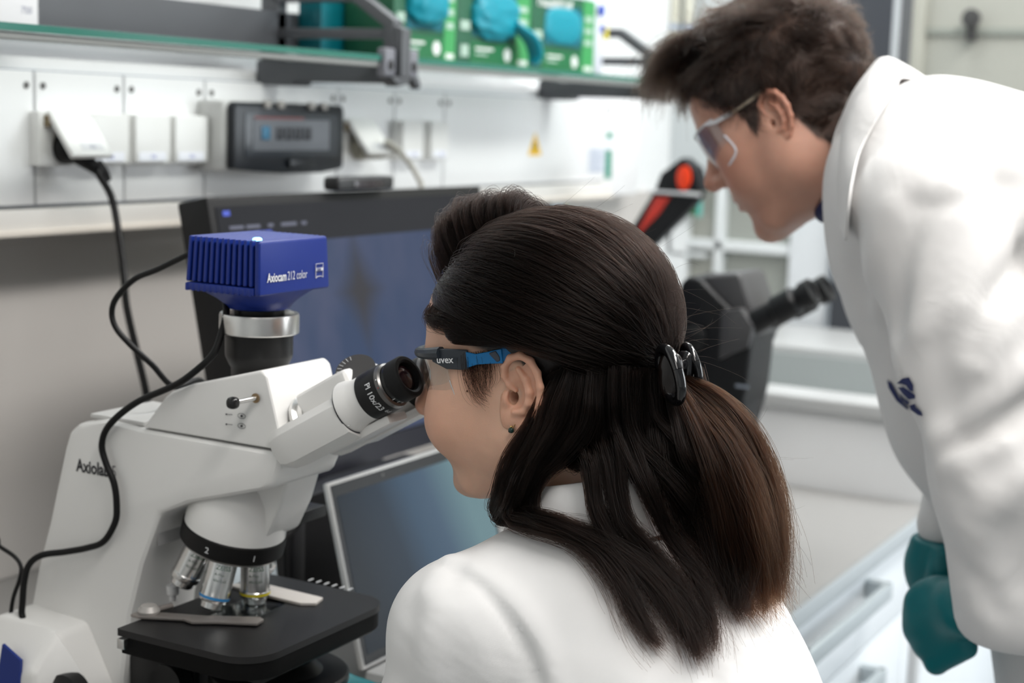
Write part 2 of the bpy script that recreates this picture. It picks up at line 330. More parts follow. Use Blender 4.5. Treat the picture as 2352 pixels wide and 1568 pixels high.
# glove boxes
gdark = M('box_dark_green', (.012, .105, .05), .45); glight = M('box_light_green', (.05, .33, .10), .45); gteal = M('nitrile_teal', (.0, .27, .36), .42, bump=.2, bscale=60)
gmid = M('box_mid_green', (.010, .15, .05), .45); prn = M('print_white', (.75, .80, .76), .5); prn2 = M('print_pale', (.40, .55, .46), .5)
def blob(c, r, seed, amp=.25, n=28):
    rnd = np.random.RandomState(seed); k = rnd.normal(size=(7, 3))*3.2; ph = rnd.rand(7)*6; v = []; f = []
    for i in range(n+1):
        th = math.pi*i/n
        for j in range(2*n):
            p = np.array([math.sin(th)*math.cos(math.pi*j/n), math.sin(th)*math.sin(math.pi*j/n), math.cos(th)])
            s = 1+amp*sum(abs(math.sin(k[q] @ p+ph[q])) for q in range(7))/7-amp*.5
            v.append(tuple(np.array(c)+np.array(r)*np.sign(p)*np.abs(p)**.75*s))
    m = 2*n
    for i in range(n):
        for j in range(m): f.append((i*m+j, i*m+(j+1) % m, (i+1)*m+(j+1) % m, (i+1)*m+j))
    return G(v, f)
def glove_box(x0, x1, label, seed, mode):
    y = 1.268; z0, z1 = 1.4247, 1.553
    t = thing('glove_box', ((x0+x1)/2, 1.32, z0), label, 'glove box', 'green glove boxes on the shelf')
    part('carton', box(x0, x1, y, y+.085, z0, z1, .001), gdark, t)
    w = x1-x0; e = y-.0006
    part('side_strip', box(x1-.20*w, x1-.001, y-.0009, y, z0+.001, z1-.001), glight, t)
    part('lower_band', box(x0+.18*w if mode else x0+.001, x1-.20*w, y-.0007, y, z0+.001, z0+.036), gmid, t)
    cx = x0+.50*w; cz = z0+.078
    part('opening', prism([(cx-.30*w+.02*0, cz-.033), (cx+.26*w, cz-.033), (cx+.30*w, cz-.02), (cx+.30*w, cz+.02), (cx+.26*w, cz+.033), (cx-.26*w, cz+.033), (cx-.30*w, cz+.02), (cx-.30*w, cz-.02)], 'y', y-.001, y), M('box_slot', (.0, .12, .16), .6), t)
    amp = (.35, .35, .1)[mode]
    part('glove_bundle', blob((cx-.01*w, y+.002, cz+(.01 if mode == 0 else 0)), (.29*w, .022 if mode < 2 else .009, .036 if mode < 2 else .031), seed, amp), gteal, t)
    if mode == 1:
        part('dangling_glove', tube([(cx+.14*w, y-.016, cz-.01), (cx+.29*w, y-.028, cz-.030), (cx+.36*w, y-.030, cz-.054), (cx+.345*w, y-.028, cz-.071)], [.013, .018, .016, .010], 14, 6, .5), gteal, t)
    part('lettering', text('TouchNTuff', .021, (x0+.06*w, e-.0008, z1-.022), (1, 0, 0), (0, 0, 1), .0006, sx=w/.165*.86), prn, t)
    for k, (u0, u1, q0, q1, mm) in enumerate([(.24, .48, .024, .028, prn), (.24, .40, .016, .0195, prn2), (.04, .16, .052, .066, prn2), (.05, .15, .012, .030, prn2), (.83, .95, .09, .10, prn2), (.83, .95, .07, .08, prn2), (.83, .95, .05, .06, prn2), (.83, .96, .006, .014, prn)]):
        part('print_patch', box(x0+u0*w, x0+u1*w, e-.0010, e, z0+q0, z0+q1), mm, t)
    part('number_disc', lathe([(.0001, 0), (.0105, 0), (.0105, .0006), (.0001, .0006)], (x0+.68*w, e, z0+.020), (0, -1, 0), 24), prn, t)
glove_box(1.885, 2.053, 'green glove box with crumpled teal gloves, nearest the grey bracket', 3, 0)
glove_box(2.056, 2.284, 'green glove box in the middle with a glove dangling out', 5, 1)
glove_box(2.288, 2.52, 'green glove box with a neat teal opening, beside the white bottle', 9, 2)
t = part('teal_carton', box(1.835, 1.985, 1.358, 1.398, 1.4247, 1.508, .001), M('carton_teal', (.0, .155, .19), .4), label='plain teal carton standing behind the near shelf bracket', cat='carton', loc=(1.91, 1.38, 1.4247))
part('lettering', text('Lite', .03, (1.965, 1.3577, 1.445), (0, 0, 1), (-1, 0, 0), .0005), prn2, t)
part('white_end', box(1.968, 1.984, 1.3565, 1.3585, 1.4257, 1.505), M('end_white', (.6, .65, .66), .5), t)
t = thing('spray_bottle', (2.56, 1.30, 1.4247), 'white plastic bottle with blue marks beside the glove boxes', 'bottle')
part('body', lathe([(.0001, 0), (.027, 0), (.029, .004), (.029, .115), (.022, .135), (.012, .142), (.0001, .142)], (2.555, 1.30, 1.4247), (0, 0, 1), 28), M('bottle_white', (.66, .69, .76), .35), t)
part('label_mark', lathe([(.0001, 0), (.010, 0), (.010, .003), (.0001, .003)], (2.55, 1.2715, 1.540), (0, -1, 0), 16), M('mark_blue', (.02, .08, .5), .5), t)
part('small_mark', lathe([(.0001, 0), (.007, 0), (.007, .003), (.0001, .003)], (2.556, 1.2715, 1.508), (0, -1, 0), 16), M('mark_blue'), t)
part('yellow_mark', box(2.566, 2.577, 1.2685, 1.279, 1.490, 1.512), M('mark_yellow', (.7, .6, .05), .5), t)
part('cap', lathe([(.0001, .14), (.011, .14), (.011, .165), (.0001, .168)], (2.555, 1.30, 1.4247), (0, 0, 1), 20), M('cap_blue', (.02, .1, .4), .4), t)
# ------------------------------------------------------------------ benches
t = thing('laboratory_bench', (1.2, 1.0, 0), 'seated-height bench with pale grey worktop and white drawers', 'bench')
part('worktop', box(-1.2, 2.48, .61, 1.485, .718, .75, .003), M('worktop_grey', (.31, .305, .295), .32, var=.03, vscale=30), t)
part('worktop_edge', box(-1.2, 2.48, .6075, .612, .719, .745, .001), M('edge_grey', (.42, .46, .48), .4), t)
lam = M('white_drawer', (.86, .90, .93), .35)
part('carcass', box(1.5, 2.475, .645, 1.48, .05, .718), M('carcass_white', (.62, .66, .69), .5), t)
hm = M('handle_silver', (.52, .57, .59), .42, .5)
for i, (x0, x1) in enumerate(((1.50, 1.622), (1.625, 2.425), (2.428, 2.474))):
    for j, (z0, z1) in enumerate(((.588, .714), (.34, .584), (.06, .336))):
        d = part('drawer', box(x0, x1, .625, .645, z0, z1, .0015), lam, t)
        c = (x0+x1)/2; zc = z1-.033; h = .185
        if x1-x0 < .5: continue
        part('handle', box(c-h, c+h, .588, .598, zc-.013, zc+.013, .003)+box(c-h, c-h+.018, .59, .626, zc-.013, zc+.013, .002)+box(c+h-.018, c+h, .59, .626, zc-.013, zc+.013, .002), hm, d)
part('side_panel', box(-1.2, -1.16, .62, 1.48, 0, .718), lam, t)
# higher bench with a basin, standing against the end of the seated one
t = thing('basin_bench', (2.9, 1.0, 0), 'standing-height white bench with grey rim and inset basin', 'bench')
x0, x1 = 2.484, 3.36; zr = .905
part('front_panel', box(x0, x0+.02, .612, 1.48, 0, .882, .002), M('panel_white', (.70, .71, .715), .4), t)
part('side_front', box(x0+.021, x1, .612, .632, 0, .882, .002), lam, t)
rimm = M('rim_grey', (.46, .47, .47), .35)
part('rim', box(x0-.012, x0+.075, .60, 1.48, .878, zr, .008, 3)+box(x1-.33, x1, .60, 1.48, .878, zr, .006, 3)+box(x0+.07, x1-.32, .60, .66, .878, zr, .006, 3)+box(x0+.07, x1-.32, 1.38, 1.48, .878, zr, .006, 3), rimm, t)
part('basin_floor', box(x0+.02, x1-.05, .64, 1.46, .80, .815), M('basin_grey', (.30, .33, .33), .4), t)
for a in (x0+.06, x1-.335): part('basin_wall', box(a, a+.01, .64, 1.4, .81, .89), M('basin_side', (.40, .43, .43), .4), t)
# ------------------------------------------------------------------ glazed cupboard wall behind the basin bench
X = 3.40
def yz(x, y): p = onx(x, y, X); return p[1], p[2]
def slab(px0, py0, px1, py1, th=.03, dx=0, bev=.003):
    y1, z1 = yz(px0, py0); y0, z0 = yz(px1, py1)
    return box(X+dx, X+dx+th, y0, y1, z0, z1, bev)
t = thing('glazed_cupboard', (3.5, .9, 0), 'tall glazed fume cupboard with pale frames at the bench end', 'cupboard')
pw = M('frame_pale', (.74, .78, .79), .4); gl = M('pane_grey_green', (.34, .36, .33), .15, spec=.6)
gl2 = M('pane_blind', (.40, .41, .37), .2)
part('back_panel', box(3.75, 3.78, -.2, 1.5, .3, 2.4), M('cupboard_back', (.42, .44, .41), .6), t)
part('base_cabinet', box(3.37, 3.78, -.2, 1.49, 0, .86, .003), lam, t)
def yp(px, py=500): return yz(px, py)[0]
part('left_post', box(3.38, 3.42, yp(1512), yp(1488), .86, 2.4, .003), M('post_mid', (.42, .43, .43), .5), t)
part('upper_panel', box(3.40, 3.44, yp(1950), yp(1506), 1.22, 2.4, .003), M('upper_white', (.62, .66, .67), .45), t)
part('left_panel', box(3.40, 3.43, yp(1580), yp(1440), .86, 1.22, .003), M('panel_bright', (.82, .85, .86), .4), t)
part('pane', box(3.425, 3.430, yp(1648), yp(1578), .88, 1.30), gl2, t)
part('pane', box(3.425, 3.430, yp(1822), yp(1660), .88, 1.30), gl, t)
part('mullion', box(3.40, 3.44, yp(1662), yp(1642), .86, 1.30, .003), pw, t)
zb = yz(1700, 565)[1]
part('transom', box(3.40, 3.44, yp(1822), yp(1578), zb-.014, zb+.010, .003), pw, t)
part('right_post', box(3.39, 3.46, yp(1912), yp(1820), .86, 2.4, .004), M('post_white', (.80, .84, .87), .4), t)
part('dark_gap', box(3.46, 3.50, yp(1960), yp(1905), .95, 2.4), M('gap_grey', (.16, .175, .18), .6), t)
part('sash_frame', box(3.40, 3.44, yp(1625), yp(1540), yz(1, 0)[1]*0+1.035, 1.045, .002)+box(3.40, 3.44, yp(1545), yp(1534), 1.04, 1.22, .002), pw, t)
for (a, b, m, zz) in ((1958, 2062, M('column_dark', (.045, .05, .06), .45), .9), (2062, 2078, M('strip_light', (.50, .53, .55), .4), .9), (2078, 2106, M('strip_dark', (.11, .115, .12), .45), .9), (2106, 2134, M('strip_beige', (.40, .40, .35), .5), .9)):
    part('column_strip', box(3.36, 3.40, yp(b, 60), yp(a, 60), zz, 2.4, .002), m, t)
d = part('sliding_pane', box(3.385, 3.392, -.2, yp(2134, 60), .9, 2.4), M('pane_tinted', (.38, .385, .345), .18, spec=.5), t)
zk = yz(2240, 72)[1]
part('pane_rail', box(3.378, 3.386, -.2, yp(2134, 60), zk-.008, zk+.006), M('rail_green', (.27, .29, .26), .4), d)
yk, zk2 = yz(2242, 45)
part('knob', lathe([(.0001, 0), (.007, 0), (.007, .02), (.019, .024), (.019, .034), (.0001, .036)], (3.386, yk, zk2), (-1, 0, 0), 20)+box(3.36, 3.386, yk-.008, yk+.010, zk2-.045, zk2-.01, .003), M('knob_dark', (.05, .05, .05), .5), d)
# measuring pipettes standing in the cupboard's upper left
for i, px in enumerate((1528, 1562, 1592)):
    y, z = yz(px, 60)
    t = part('glass_pipette', lathe([(.0001, -.12), (.008, -.12), (.011, -.1), (.011, .3), (.0001, .3)], (3.37, y, z), (0, 0, 1), 16), M('pipette_paper', (.66, .65, .55), .4), label=('pale paper-wrapped pipette, leftmost behind the shelf end', 'pale paper-wrapped pipette in the middle of three', 'pale paper-wrapped pipette touching the brown-haired head outline')[i], cat='pipette', group='pipettes by the cupboard', loc=(3.37, y, z-.12))
    part('band', lathe([(.0001, 0), (.0115, 0), (.0115, .012), (.0001, .012)], (3.37, y, z-.01), (0, 0, 1), 16), M('band_bluegrey', (.35, .42, .55), .5), t)
yg, zg = yz(1583, 475)
t = part('green_tag', hull([(3.385, yg-.028, zg-.018), (3.395, yg-.028, zg-.018), (3.385, yg+.03, zg-.016), (3.395, yg+.03, zg-.016), (3.385, yg+.012, zg+.02), (3.395, yg+.012, zg+.02), (3.385, yg-.028, zg+.02), (3.395, yg-.028, zg+.02)], .001), M('tag_green', (.035, .17, .065), .5), label='dark green tag hanging on the cupboard left panel', cat='tag', loc=(3.39, yg, zg))
part('tag_edge', box(3.3835, 3.3965, yg-.034, yg-.028, zg-.02, zg+.02), M('tag_teal', (.15, .55, .5), .5), t)
# black and red pipetting aid on its stand
PX = 2.75
def q(x, y): p = onx(x, y, PX); return p[1], p[2]
t = thing('pipetting_aid', (PX, q(1440, 560)[0], .905), 'black and red pipetting aid leaning on a stand behind the bench', 'pipetting aid')
pb = M('aid_black', (.007, .008, .010), .45, spec=.35); pr = M('aid_red', (.62, .045, .03), .4)
part('head', prism([q(*p) for p in ((1512, 440), (1527, 398), (1578, 360), (1606, 385), (1622, 440))], 'x', PX-.022, PX+.022, .006, 3), pb, t)
part('trigger', lathe([(.0001, 0), (.020, 0), (.020, .005), (.0001, .009)], (PX-.022, *q(1583, 408)), (-1, 0, 0), 24, .72, 1.15), M('trigger_red', (.9, .06, .015), .35), t)
part('handle', prism([q(*p) for p in ((1508, 440), (1622, 445), (1590, 480), (1470, 600), (1420, 640), (1395, 620))], 'x', PX-.015, PX+.015, .004), pb, t)
part('red_grip', prism([q(*p) for p in ((1514, 452), (1548, 452), (1522, 490), (1478, 535), (1474, 528))], 'x', PX-.0175, PX-.0145, .001), pr, t)
yy, zz_ = q(1410, 630)
part('stand', tube([(PX, yy, zz_+.01), (PX, yy, zz_-.05), (PX, yy, .93)], .008, 12, 4)+lathe([(.0001, 0), (.05, 0), (.05, .012), (.0001, .014)], (PX, yy, .905), (0, 0, 1), 28), pb, t)
part('glass_reflection_line', tube([(PX-.03, *q(1505, 438)), (PX-.03, *q(1622, 447))], .003, 8, 3), M('reflection_white', (.6, .62, .64), .4), t)  # white rod stands in for a thin reflection line in the glass

# ------------------------------------------------------------------ black microscope further along the bench
MX = 2.10
def q(x, y, X=MX): p = onx(x, y, X); return p[1], p[2]
mb = M('scope_black', (.006, .0065, .0075), .45, spec=.4); mg = M('scope_bevel', (.065, .065, .068), .35)
t = thing('inverted_microscope', (2.16, .86, .75), 'black microscope with a single visible eyepiece further along the bench', 'microscope')
prof = [q(*p) for p in ((1556, 690), (1562, 650), (1578, 634), (1608, 640), (1728, 760), (1712, 900), (1700, 950), (1560, 960))]
part('head_housing', prism(prof, 'x', MX, MX+.10, .010, 3), mb, t)
front = [q(*p) for p in ((1604, 634), (1690, 628), (1714, 700), (1735, 765), (1712, 790), (1640, 740))]
part('front_bevel', prism(front, 'x', MX+.012, MX+.115, .008, 3), mg, t)
part('disc_cap', lathe([(.0001, 0), (.019, 0), (.019, .006), (.013, .010), (.0001, .010)], (MX, *q(1597, 775)), (-1, 0, 0), 28), mb, t)
yl, zl = q(1600, 955)
part('pillar', prism([(q(1556, 940)[0]+.03, .755), (q(1556, 940)[0]+.02, zl+.02), (q(1712, 900)[0], zl+.03), (q(1690, 960)[0], .90), (q(1690, 960)[0], .755)], 'x', MX+.005, MX+.095, .006), mb, t)
part('foot', box(MX-.03, MX+.14, .80, 1.08, .75, .785, .01, 3), M('scope_foot', (.62, .63, .64), .4), t)
ea = np.array((MX+.02, *q(1712, 752, MX+.02))); eb = np.array((MX+.02, *q(1868, 668, MX+.02))); ax = eb-ea; L = np.linalg.norm(ax)
for dx in (0, .065):
    c = ea+np.array((dx, 0, 0))
    e = part('eyepiece', lathe([(.0001, 0), (.017, 0), (.017, L*.45), (.021, L*.47), (.021, L*.74), (.0165, L*.78), (.0165, L*.84), (.020, L*.87), (.020, L), (.016, L), (.014, L*.96), (.0001, L*.96)], c, ax, 28), mb, t)
part('tube_mount', hull([tuple(ea+np.array((dx, dy, dz))) for dx in (-.024, .09) for dy, dz in ((.03, .025), (.03, -.05), (-.015, -.025), (-.02, .005), (.0, .03))], .004), mg, t)
part('plate_text', box(MX-.001, MX, q(1720, 880)[0], q(1690, 880)[0], q(1700, 890)[1], q(1700, 883)[1]), M('plate_grey', (.25, .28, .33), .5), t)

# ------------------------------------------------------------------ monitor, webcam, laptop
tilt = math.radians(12)
def mon(u, v, wv): return (1.372+u, 1.10+v*math.sin(tilt)+wv*math.cos(tilt), .910+v*math.cos(tilt)-wv*math.sin(tilt))
t = thing('computer_monitor', (1.67, 1.2, .75), 'large black computer monitor showing a blue micrograph', 'monitor')
mk = M('monitor_black', (.006, .006, .0065), .42, spec=.35)
part('casing', bevel(box(0, .606, 0, .345, 0, .045).map(lambda p: mon(p[0], p[1], p[2])), .004), mk, t)
def screen_mat():
    m = bpy.data.materials.new('screen_image'); m.use_nodes = True; nt = m.node_tree; b = nt.nodes['Principled BSDF']; N = nt.nodes.new; Lk = nt.links.new
    b.inputs['Base Color'].default_value = (.008, .009, .012, 1); b.inputs['Roughness'].default_value = .4; b.inputs['Specular IOR Level'].default_value = .15
    tc = N('ShaderNodeTexCoord'); mp = N('ShaderNodeMapping'); Lk(tc.outputs['Object'], mp.inputs[0]); mp.inputs['Scale'].default_value = (9, 9, 4)
    n1 = N('ShaderNodeTexNoise'); n1.inputs['Scale'].default_value = 1.0; n1.inputs['Detail'].default_value = 5; n1.inputs['Distortion'].default_value = .6; Lk(mp.outputs[0], n1.inputs[0])
    r1 = N('ShaderNodeValToRGB'); Lk(n1.outputs['Fac'], r1.inputs[0]); e = r1.color_ramp.elements
    e[0].position = .38; e[0].color = (.022, .042, .098, 1); e[1].position = .66; e[1].color = (.060, .070, .130, 1)
    # brown star-shaped cell
    sp = N('ShaderNodeSeparateXYZ'); Lk(tc.outputs['Object'], sp.inputs[0])
    def dist(cx, cz, sx, sz):
        a = N('ShaderNodeMath'); a.operation = 'SUBTRACT'; Lk(sp.outputs['X'], a.inputs[0]); a.inputs[1].default_value = cx
        a2 = N('ShaderNodeMath'); a2.operation = 'DIVIDE'; Lk(a.outputs[0], a2.inputs[0]); a2.inputs[1].default_value = sx
        c = N('ShaderNodeMath'); c.operation = 'SUBTRACT'; Lk(sp.outputs['Z'], c.inputs[0]); c.inputs[1].default_value = cz
        c2 = N('ShaderNodeMath'); c2.operation = 'DIVIDE'; Lk(c.outputs[0], c2.inputs[0]); c2.inputs[1].default_value = sz
        p1 = N('ShaderNodeMath'); p1.operation = 'ABSOLUTE'; Lk(a2.outputs[0], p1.inputs[0]); q1 = N('ShaderNodeMath'); q1.operation = 'POWER'; Lk(p1.outputs[0], q1.inputs[0]); q1.inputs[1].default_value = .8
        p2 = N('ShaderNodeMath'); p2.operation = 'ABSOLUTE'; Lk(c2.outputs[0], p2.inputs[0]); q2 = N('ShaderNodeMath'); q2.operation = 'POWER'; Lk(p2.outputs[0], q2.inputs[0]); q2.inputs[1].default_value = .8
        s = N('ShaderNodeMath'); s.operation = 'ADD'; Lk(q1.outputs[0], s.inputs[0]); Lk(q2.outputs[0], s.inputs[1]); return s
    s = dist(BLOB[0], BLOB[1], .055, .085)
    mr = N('ShaderNodeMapRange'); mr.inputs['From Min'].default_value = .35; mr.inputs['From Max'].default_value = 1.15; mr.inputs['To Min'].default_value = 1; mr.inputs['To Max'].default_value = 0; Lk(s.outputs[0], mr.inputs[0])
    mx = N('ShaderNodeMix'); mx.data_type = 'RGBA'; Lk(mr.outputs[0], mx.inputs[0]); Lk(r1.outputs[0], mx.inputs[6]); mx.inputs[7].default_value = (.028, .026, .030, 1)
    Lk(mx.outputs[2], b.inputs['Emission Color']); b.inputs['Emission Strength'].default_value = .92
    return m
c0 = ony(812, 665, 1.155); BLOB = (c0[0]-1.67, c0[2]-.75)
part('toolbar', box(.012, .594, .282, .333, -.0012, 0).map(lambda p: mon(*p)), M('ui_dark', (.008, .008, .009), .5, spec=.12, emit=(.012, .013, .016), estr=1), t)
scrn = part('micrograph', box(.085, .594, .03, .286, -.0014, 0).map(lambda p: mon(*p)), screen_mat(), t)
part('side_tools', box(.012, .086, .03, .283, -.0012, 0).map(lambda p: mon(*p)), M('ui_darker', (.007, .007, .008), .5, spec=.12, emit=(.010, .011, .013), estr=1), t)
ui = M('ui_text', (.05, .05, .07), .4, emit=(.05, .055, .08), estr=1); uib = M('ui_blue', (.03, .05, .3), .4, emit=(.03, .045, .22), estr=1)
for (a, b, c, d, m) in ((.022, .034, .322, .328, uib), (.03, .055, .306, .310, ui), (.06, .085, .306, .310, ui), (.10, .11, .306, .310, ui), (.125, .155, .306, .310, ui), (.165, .175, .306, .310, ui), (.065, .105, .294, .302, uib), (.05, .09, .284, .290, ui), (.12, .15, .285, .290, ui), (.16, .17, .285, .291, ui)):
    part('interface_mark', box(a, b, c, d, -.0019, -.0012).map(lambda p: mon(*p)), m, t)
part('lower_bezel', box(0, .606, 0, .028, -.004, 0).map(lambda p: mon(*p)), M('bezel_gloss', (.014, .014, .020), .3, spec=.3), t)
part('stand', box(1.60, 1.74, 1.17, 1.20, .76, 1.05, .004)+box(1.50, 1.84, 1.08, 1.28, .7505, .765, .004), mk, t)
t = thing('webcam', (1.66, 1.19, 1.247), 'small black webcam clipped on top of the monitor', 'webcam')
part('body', box(1.602, 1.728, 1.155, 1.18, 1.2485, 1.266, .006, 3), M('webcam_black', (.014, .014, .015), .4), t)
part('lens_bar', box(1.635, 1.70, 1.1535, 1.156, 1.251, 1.261, .002), M('lens_gloss', (.03, .025, .028), .15), t)
t = thing('computer_tower', (1.31, 1.2, .75), 'black equipment case in shadow behind the microscope stage', 'equipment case')
part('body', box(1.33, 1.62, 1.02, 1.06, .7505, .925, .004), M('case_black', (.008, .008, .009), .5), t)
part('front_strip', box(1.34, 1.36, 1.018, 1.021, .78, .9, .0005), M('strip_black', (.02, .02, .022), .4), t)
t = thing('laptop', (1.45, .85, .75), 'open silver laptop with a dark reflective screen', 'laptop')
a0 = onz(835, 1540, .768); XL = float(a0[0]); YH = float(a0[1])
top = onx(752, 1110, XL)
LH = math.hypot(top[1]-YH, top[2]-.768); lt = math.atan2(top[1]-YH, top[2]-.768)
def lap(u, v, wv): return (XL+u, YH+v*math.sin(lt)+wv*math.cos(lt), .768+v*math.cos(lt)-wv*math.sin(lt))
silver = M('laptop_silver', (.62, .62, .61), .38, .55)
part('lid', bevel(box(0, .318, 0, LH, 0, .007).map(lambda p: lap(*p)), .0025), silver, t)
part('bezel', box(.0035, .3145, .004, LH-.0035, -.0008, 0).map(lambda p: lap(*p)), M('laptop_bezel', (.008, .008, .009), .25), t)
def reflection_glow_mat():  # emission ramp paints the ceiling and window reflection onto the screen
    m = bpy.data.materials.new('laptop_reflection_glow'); m.use_nodes = True; nt = m.node_tree; b = nt.nodes['Principled BSDF']; N = nt.nodes.new
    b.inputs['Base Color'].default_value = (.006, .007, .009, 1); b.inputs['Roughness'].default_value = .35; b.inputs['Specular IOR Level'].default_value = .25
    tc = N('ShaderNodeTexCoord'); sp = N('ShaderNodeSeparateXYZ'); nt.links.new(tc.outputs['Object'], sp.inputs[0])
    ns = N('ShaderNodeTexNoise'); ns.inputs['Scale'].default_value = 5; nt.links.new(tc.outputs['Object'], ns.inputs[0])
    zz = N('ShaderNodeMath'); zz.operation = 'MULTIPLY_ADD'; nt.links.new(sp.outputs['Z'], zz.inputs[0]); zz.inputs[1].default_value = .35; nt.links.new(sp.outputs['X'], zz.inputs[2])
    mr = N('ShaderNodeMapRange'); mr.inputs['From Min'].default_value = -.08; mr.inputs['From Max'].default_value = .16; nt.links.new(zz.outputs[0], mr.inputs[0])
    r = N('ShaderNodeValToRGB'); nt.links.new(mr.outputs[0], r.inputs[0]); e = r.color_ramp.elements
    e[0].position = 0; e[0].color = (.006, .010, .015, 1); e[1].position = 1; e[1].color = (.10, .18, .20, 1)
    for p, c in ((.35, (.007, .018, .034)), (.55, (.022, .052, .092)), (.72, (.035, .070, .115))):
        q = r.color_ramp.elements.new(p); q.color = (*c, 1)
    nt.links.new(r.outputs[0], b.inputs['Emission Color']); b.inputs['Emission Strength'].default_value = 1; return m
part('display', box(.010, .308, .014, LH-.016, -.0013, -.0008).map(lambda p: lap(*p)), reflection_glow_mat(), t)
part('webcam_dot', lathe([(.0001, 0), (.0016, 0), (.0016, .0006), (.0001, .0006)], lap(.098, LH-.009, -.0008), (0, -1, 0), 12), M('dot_grey', (.2, .2, .2), .3), t)
part('base', bevel(box(XL-.0, XL+.318, YH-.215, YH-.002, .752, .768), .003), silver, t)
part('keyboard', box(XL+.02, XL+.30, YH-.115, YH-.015, .7682, .7686), M('keys_black', (.02, .02, .02), .5), t)
part('touchpad', box(XL+.10, XL+.22, YH-.20, YH-.125, .7682, .7685), M('touchpad_silver', (.5, .5, .5), .4), t)
# ------------------------------------------------------------------ the white microscope
CX = 1.087; SX = 1.04
mw = M('enamel_white', (.82, .815, .795), .38, coat=.15, var=.01); mk2 = M('anodised_black', (.006, .006, .0062), .4, spec=.4); sil = M('satin_chrome', (.66, .66, .65), .22, 1)
darkp = M('print_black', (.02, .02, .025), .5); lightp = M('print_light', (.72, .73, .74), .5)
t = ms = thing('laboratory_microscope', (CX, .95, .75), 'white upright laboratory microscope with black stage and chrome objectives', 'microscope')
stand = [(1.007, 1.0635), (1.040, 1.056), (1.052, 1.046), (1.058, 1.030), (1.079, .955), (1.094, .91), (1.112, .84), (1.125, .752), (.985, .752), (.987, .82), (.977, .885), (.962, .935), (.940, .985), (.908, 1.000), (.826, 1.0235), (.815, 1.028), (.808, 1.045), (.806, 1.0595), (.962, 1.0605)]
part('stand', prism(stand, 'x', SX, 2*CX-SX, .007, 3, .35), mw, t)
part('base', prism([(.77, .752), (1.14, .752), (1.14, .79), (1.128, .86), (1.10, .872), (1.03, .868), (.99, .80), (.77, .785)], 'x', 1.0, 1.175, .008, 3, .3), mw, t)
b1 = hull([(.972, 1.14, .752), (.972, 1.03, .752), (.972, 1.03, .838), (.972, 1.12, .828), (.972, 1.14, .80), (1.0, 1.13, .872), (1.0, 1.028, .874), (1.0, .99, .752), (1.004, .995, .835), (1.01, 1.14, .752)], .006, 3)
part('power_housing', b1, mw, t)
part('blue_panel', prism([tuple(onx(*p, .9715)[1:]) for p in ((8, 1478), (50, 1516), (44, 1600), (-10, 1600))], 'x', .970, .973), M('panel_blue', (.008, .03, .21), .4), t)
kc = onx(172, 1562, 1.0)
part('focus_knob', lathe([(.0001, 0), (.021, 0), (.021, .014), (.014, .018), (.014, .030), (.0001, .031)], (1.0, kc[1], kc[2]-.012), (-1, 0, 0), 32), mk2, t)
part('rear_cap', box(SX+.006, 2*CX-SX-.006, .965, 1.03, 1.0615, 1.0655, .001), M('cap_greywhite', (.62, .615, .60), .45), t)
p0 = onx(176, 1078, SX); p1 = onx(256, 1087, SX)
part('lettering', text('Axiolab', .0165, (SX, p0[1], p0[2]-.001), (0, -1, 0), (0, 0, 1), .0005, sx=.80, ext=.0003), darkp, t)
part('lettering', text('5', .0165, (SX, onx(256, 1090, SX)[1], p0[2]-.001), (0, -1, 0), (0, 0, 1), 0, sx=.8, ext=.0003), M('print_mid', (.2, .2, .21), .5), t)
pl = onx(388, 1203, 1.052)
part('rating_plate', box(1.048, 1.09, .945, .9455, .953, .966).mat(Matrix.Translation((0, .004, 0))), M('plate_silver', (.42, .42, .42), .45), t)
# head
head = [(.962, 1.0615), (.935, 1.093), (.927, 1.099), (.904, 1.108), (.828, 1.1285), (.822, 1.124), (.803, 1.0615)]
part('head_housing', prism(head, 'x', SX+.001, 2*CX-SX-.001, .003, 3, .2), mw, t)
lv = np.array(onx(588, 914, 1.039)); lb = np.array(onx(535, 925, 1.016))
part('lever', tube([lv, (lv+lb)/2, lb], .0022, 12, 3), sil, t)
part('lever_ball', blob(lb, (.0052, .0052, .0052), 1, 0, 12), M('ball_black', (.012, .012, .012), .12), t)
part('lever_bush', lathe([(.0001, 0), (.0042, 0), (.0042, .0012), (.0001, .0012)], lv, (-1, 0, 0), 20), M('bush_brass', (.35, .25, .15), .4, 1), t)
for yy, kk in ((955, 0), (978, 1)):
    e = onx(555, yy, SX)
    ring = [(e[1]+.0042*math.cos(a)*(1 if True else 1), e[2]+.0022*math.sin(a)) for a in np.linspace(0, 2*math.pi, 25)]
    part('eye_symbol', tube([(SX-.0001, p[0], p[1]) for p in ring], .00022, 6, 1)+lathe([(.0001, 0), (.0011, 0), (.0011, .0003), (.0001, .0003)], (SX, e[1], e[2]), (-1, 0, 0), 12), darkp, t)
    s = onx(520, yy-4, SX); s2 = onx(534, yy-3, SX)
    part('lever_symbol', tube([(SX-.0001, s[1], s[2]), (SX-.0001, s2[1], s2[2])], .00022, 6, 1)+lathe([(.0001, 0), (.0008, 0), (.0008, .0003), (.0001, .0003)], (SX, s[1], s[2]), (-1, 0, 0), 10), darkp, t)
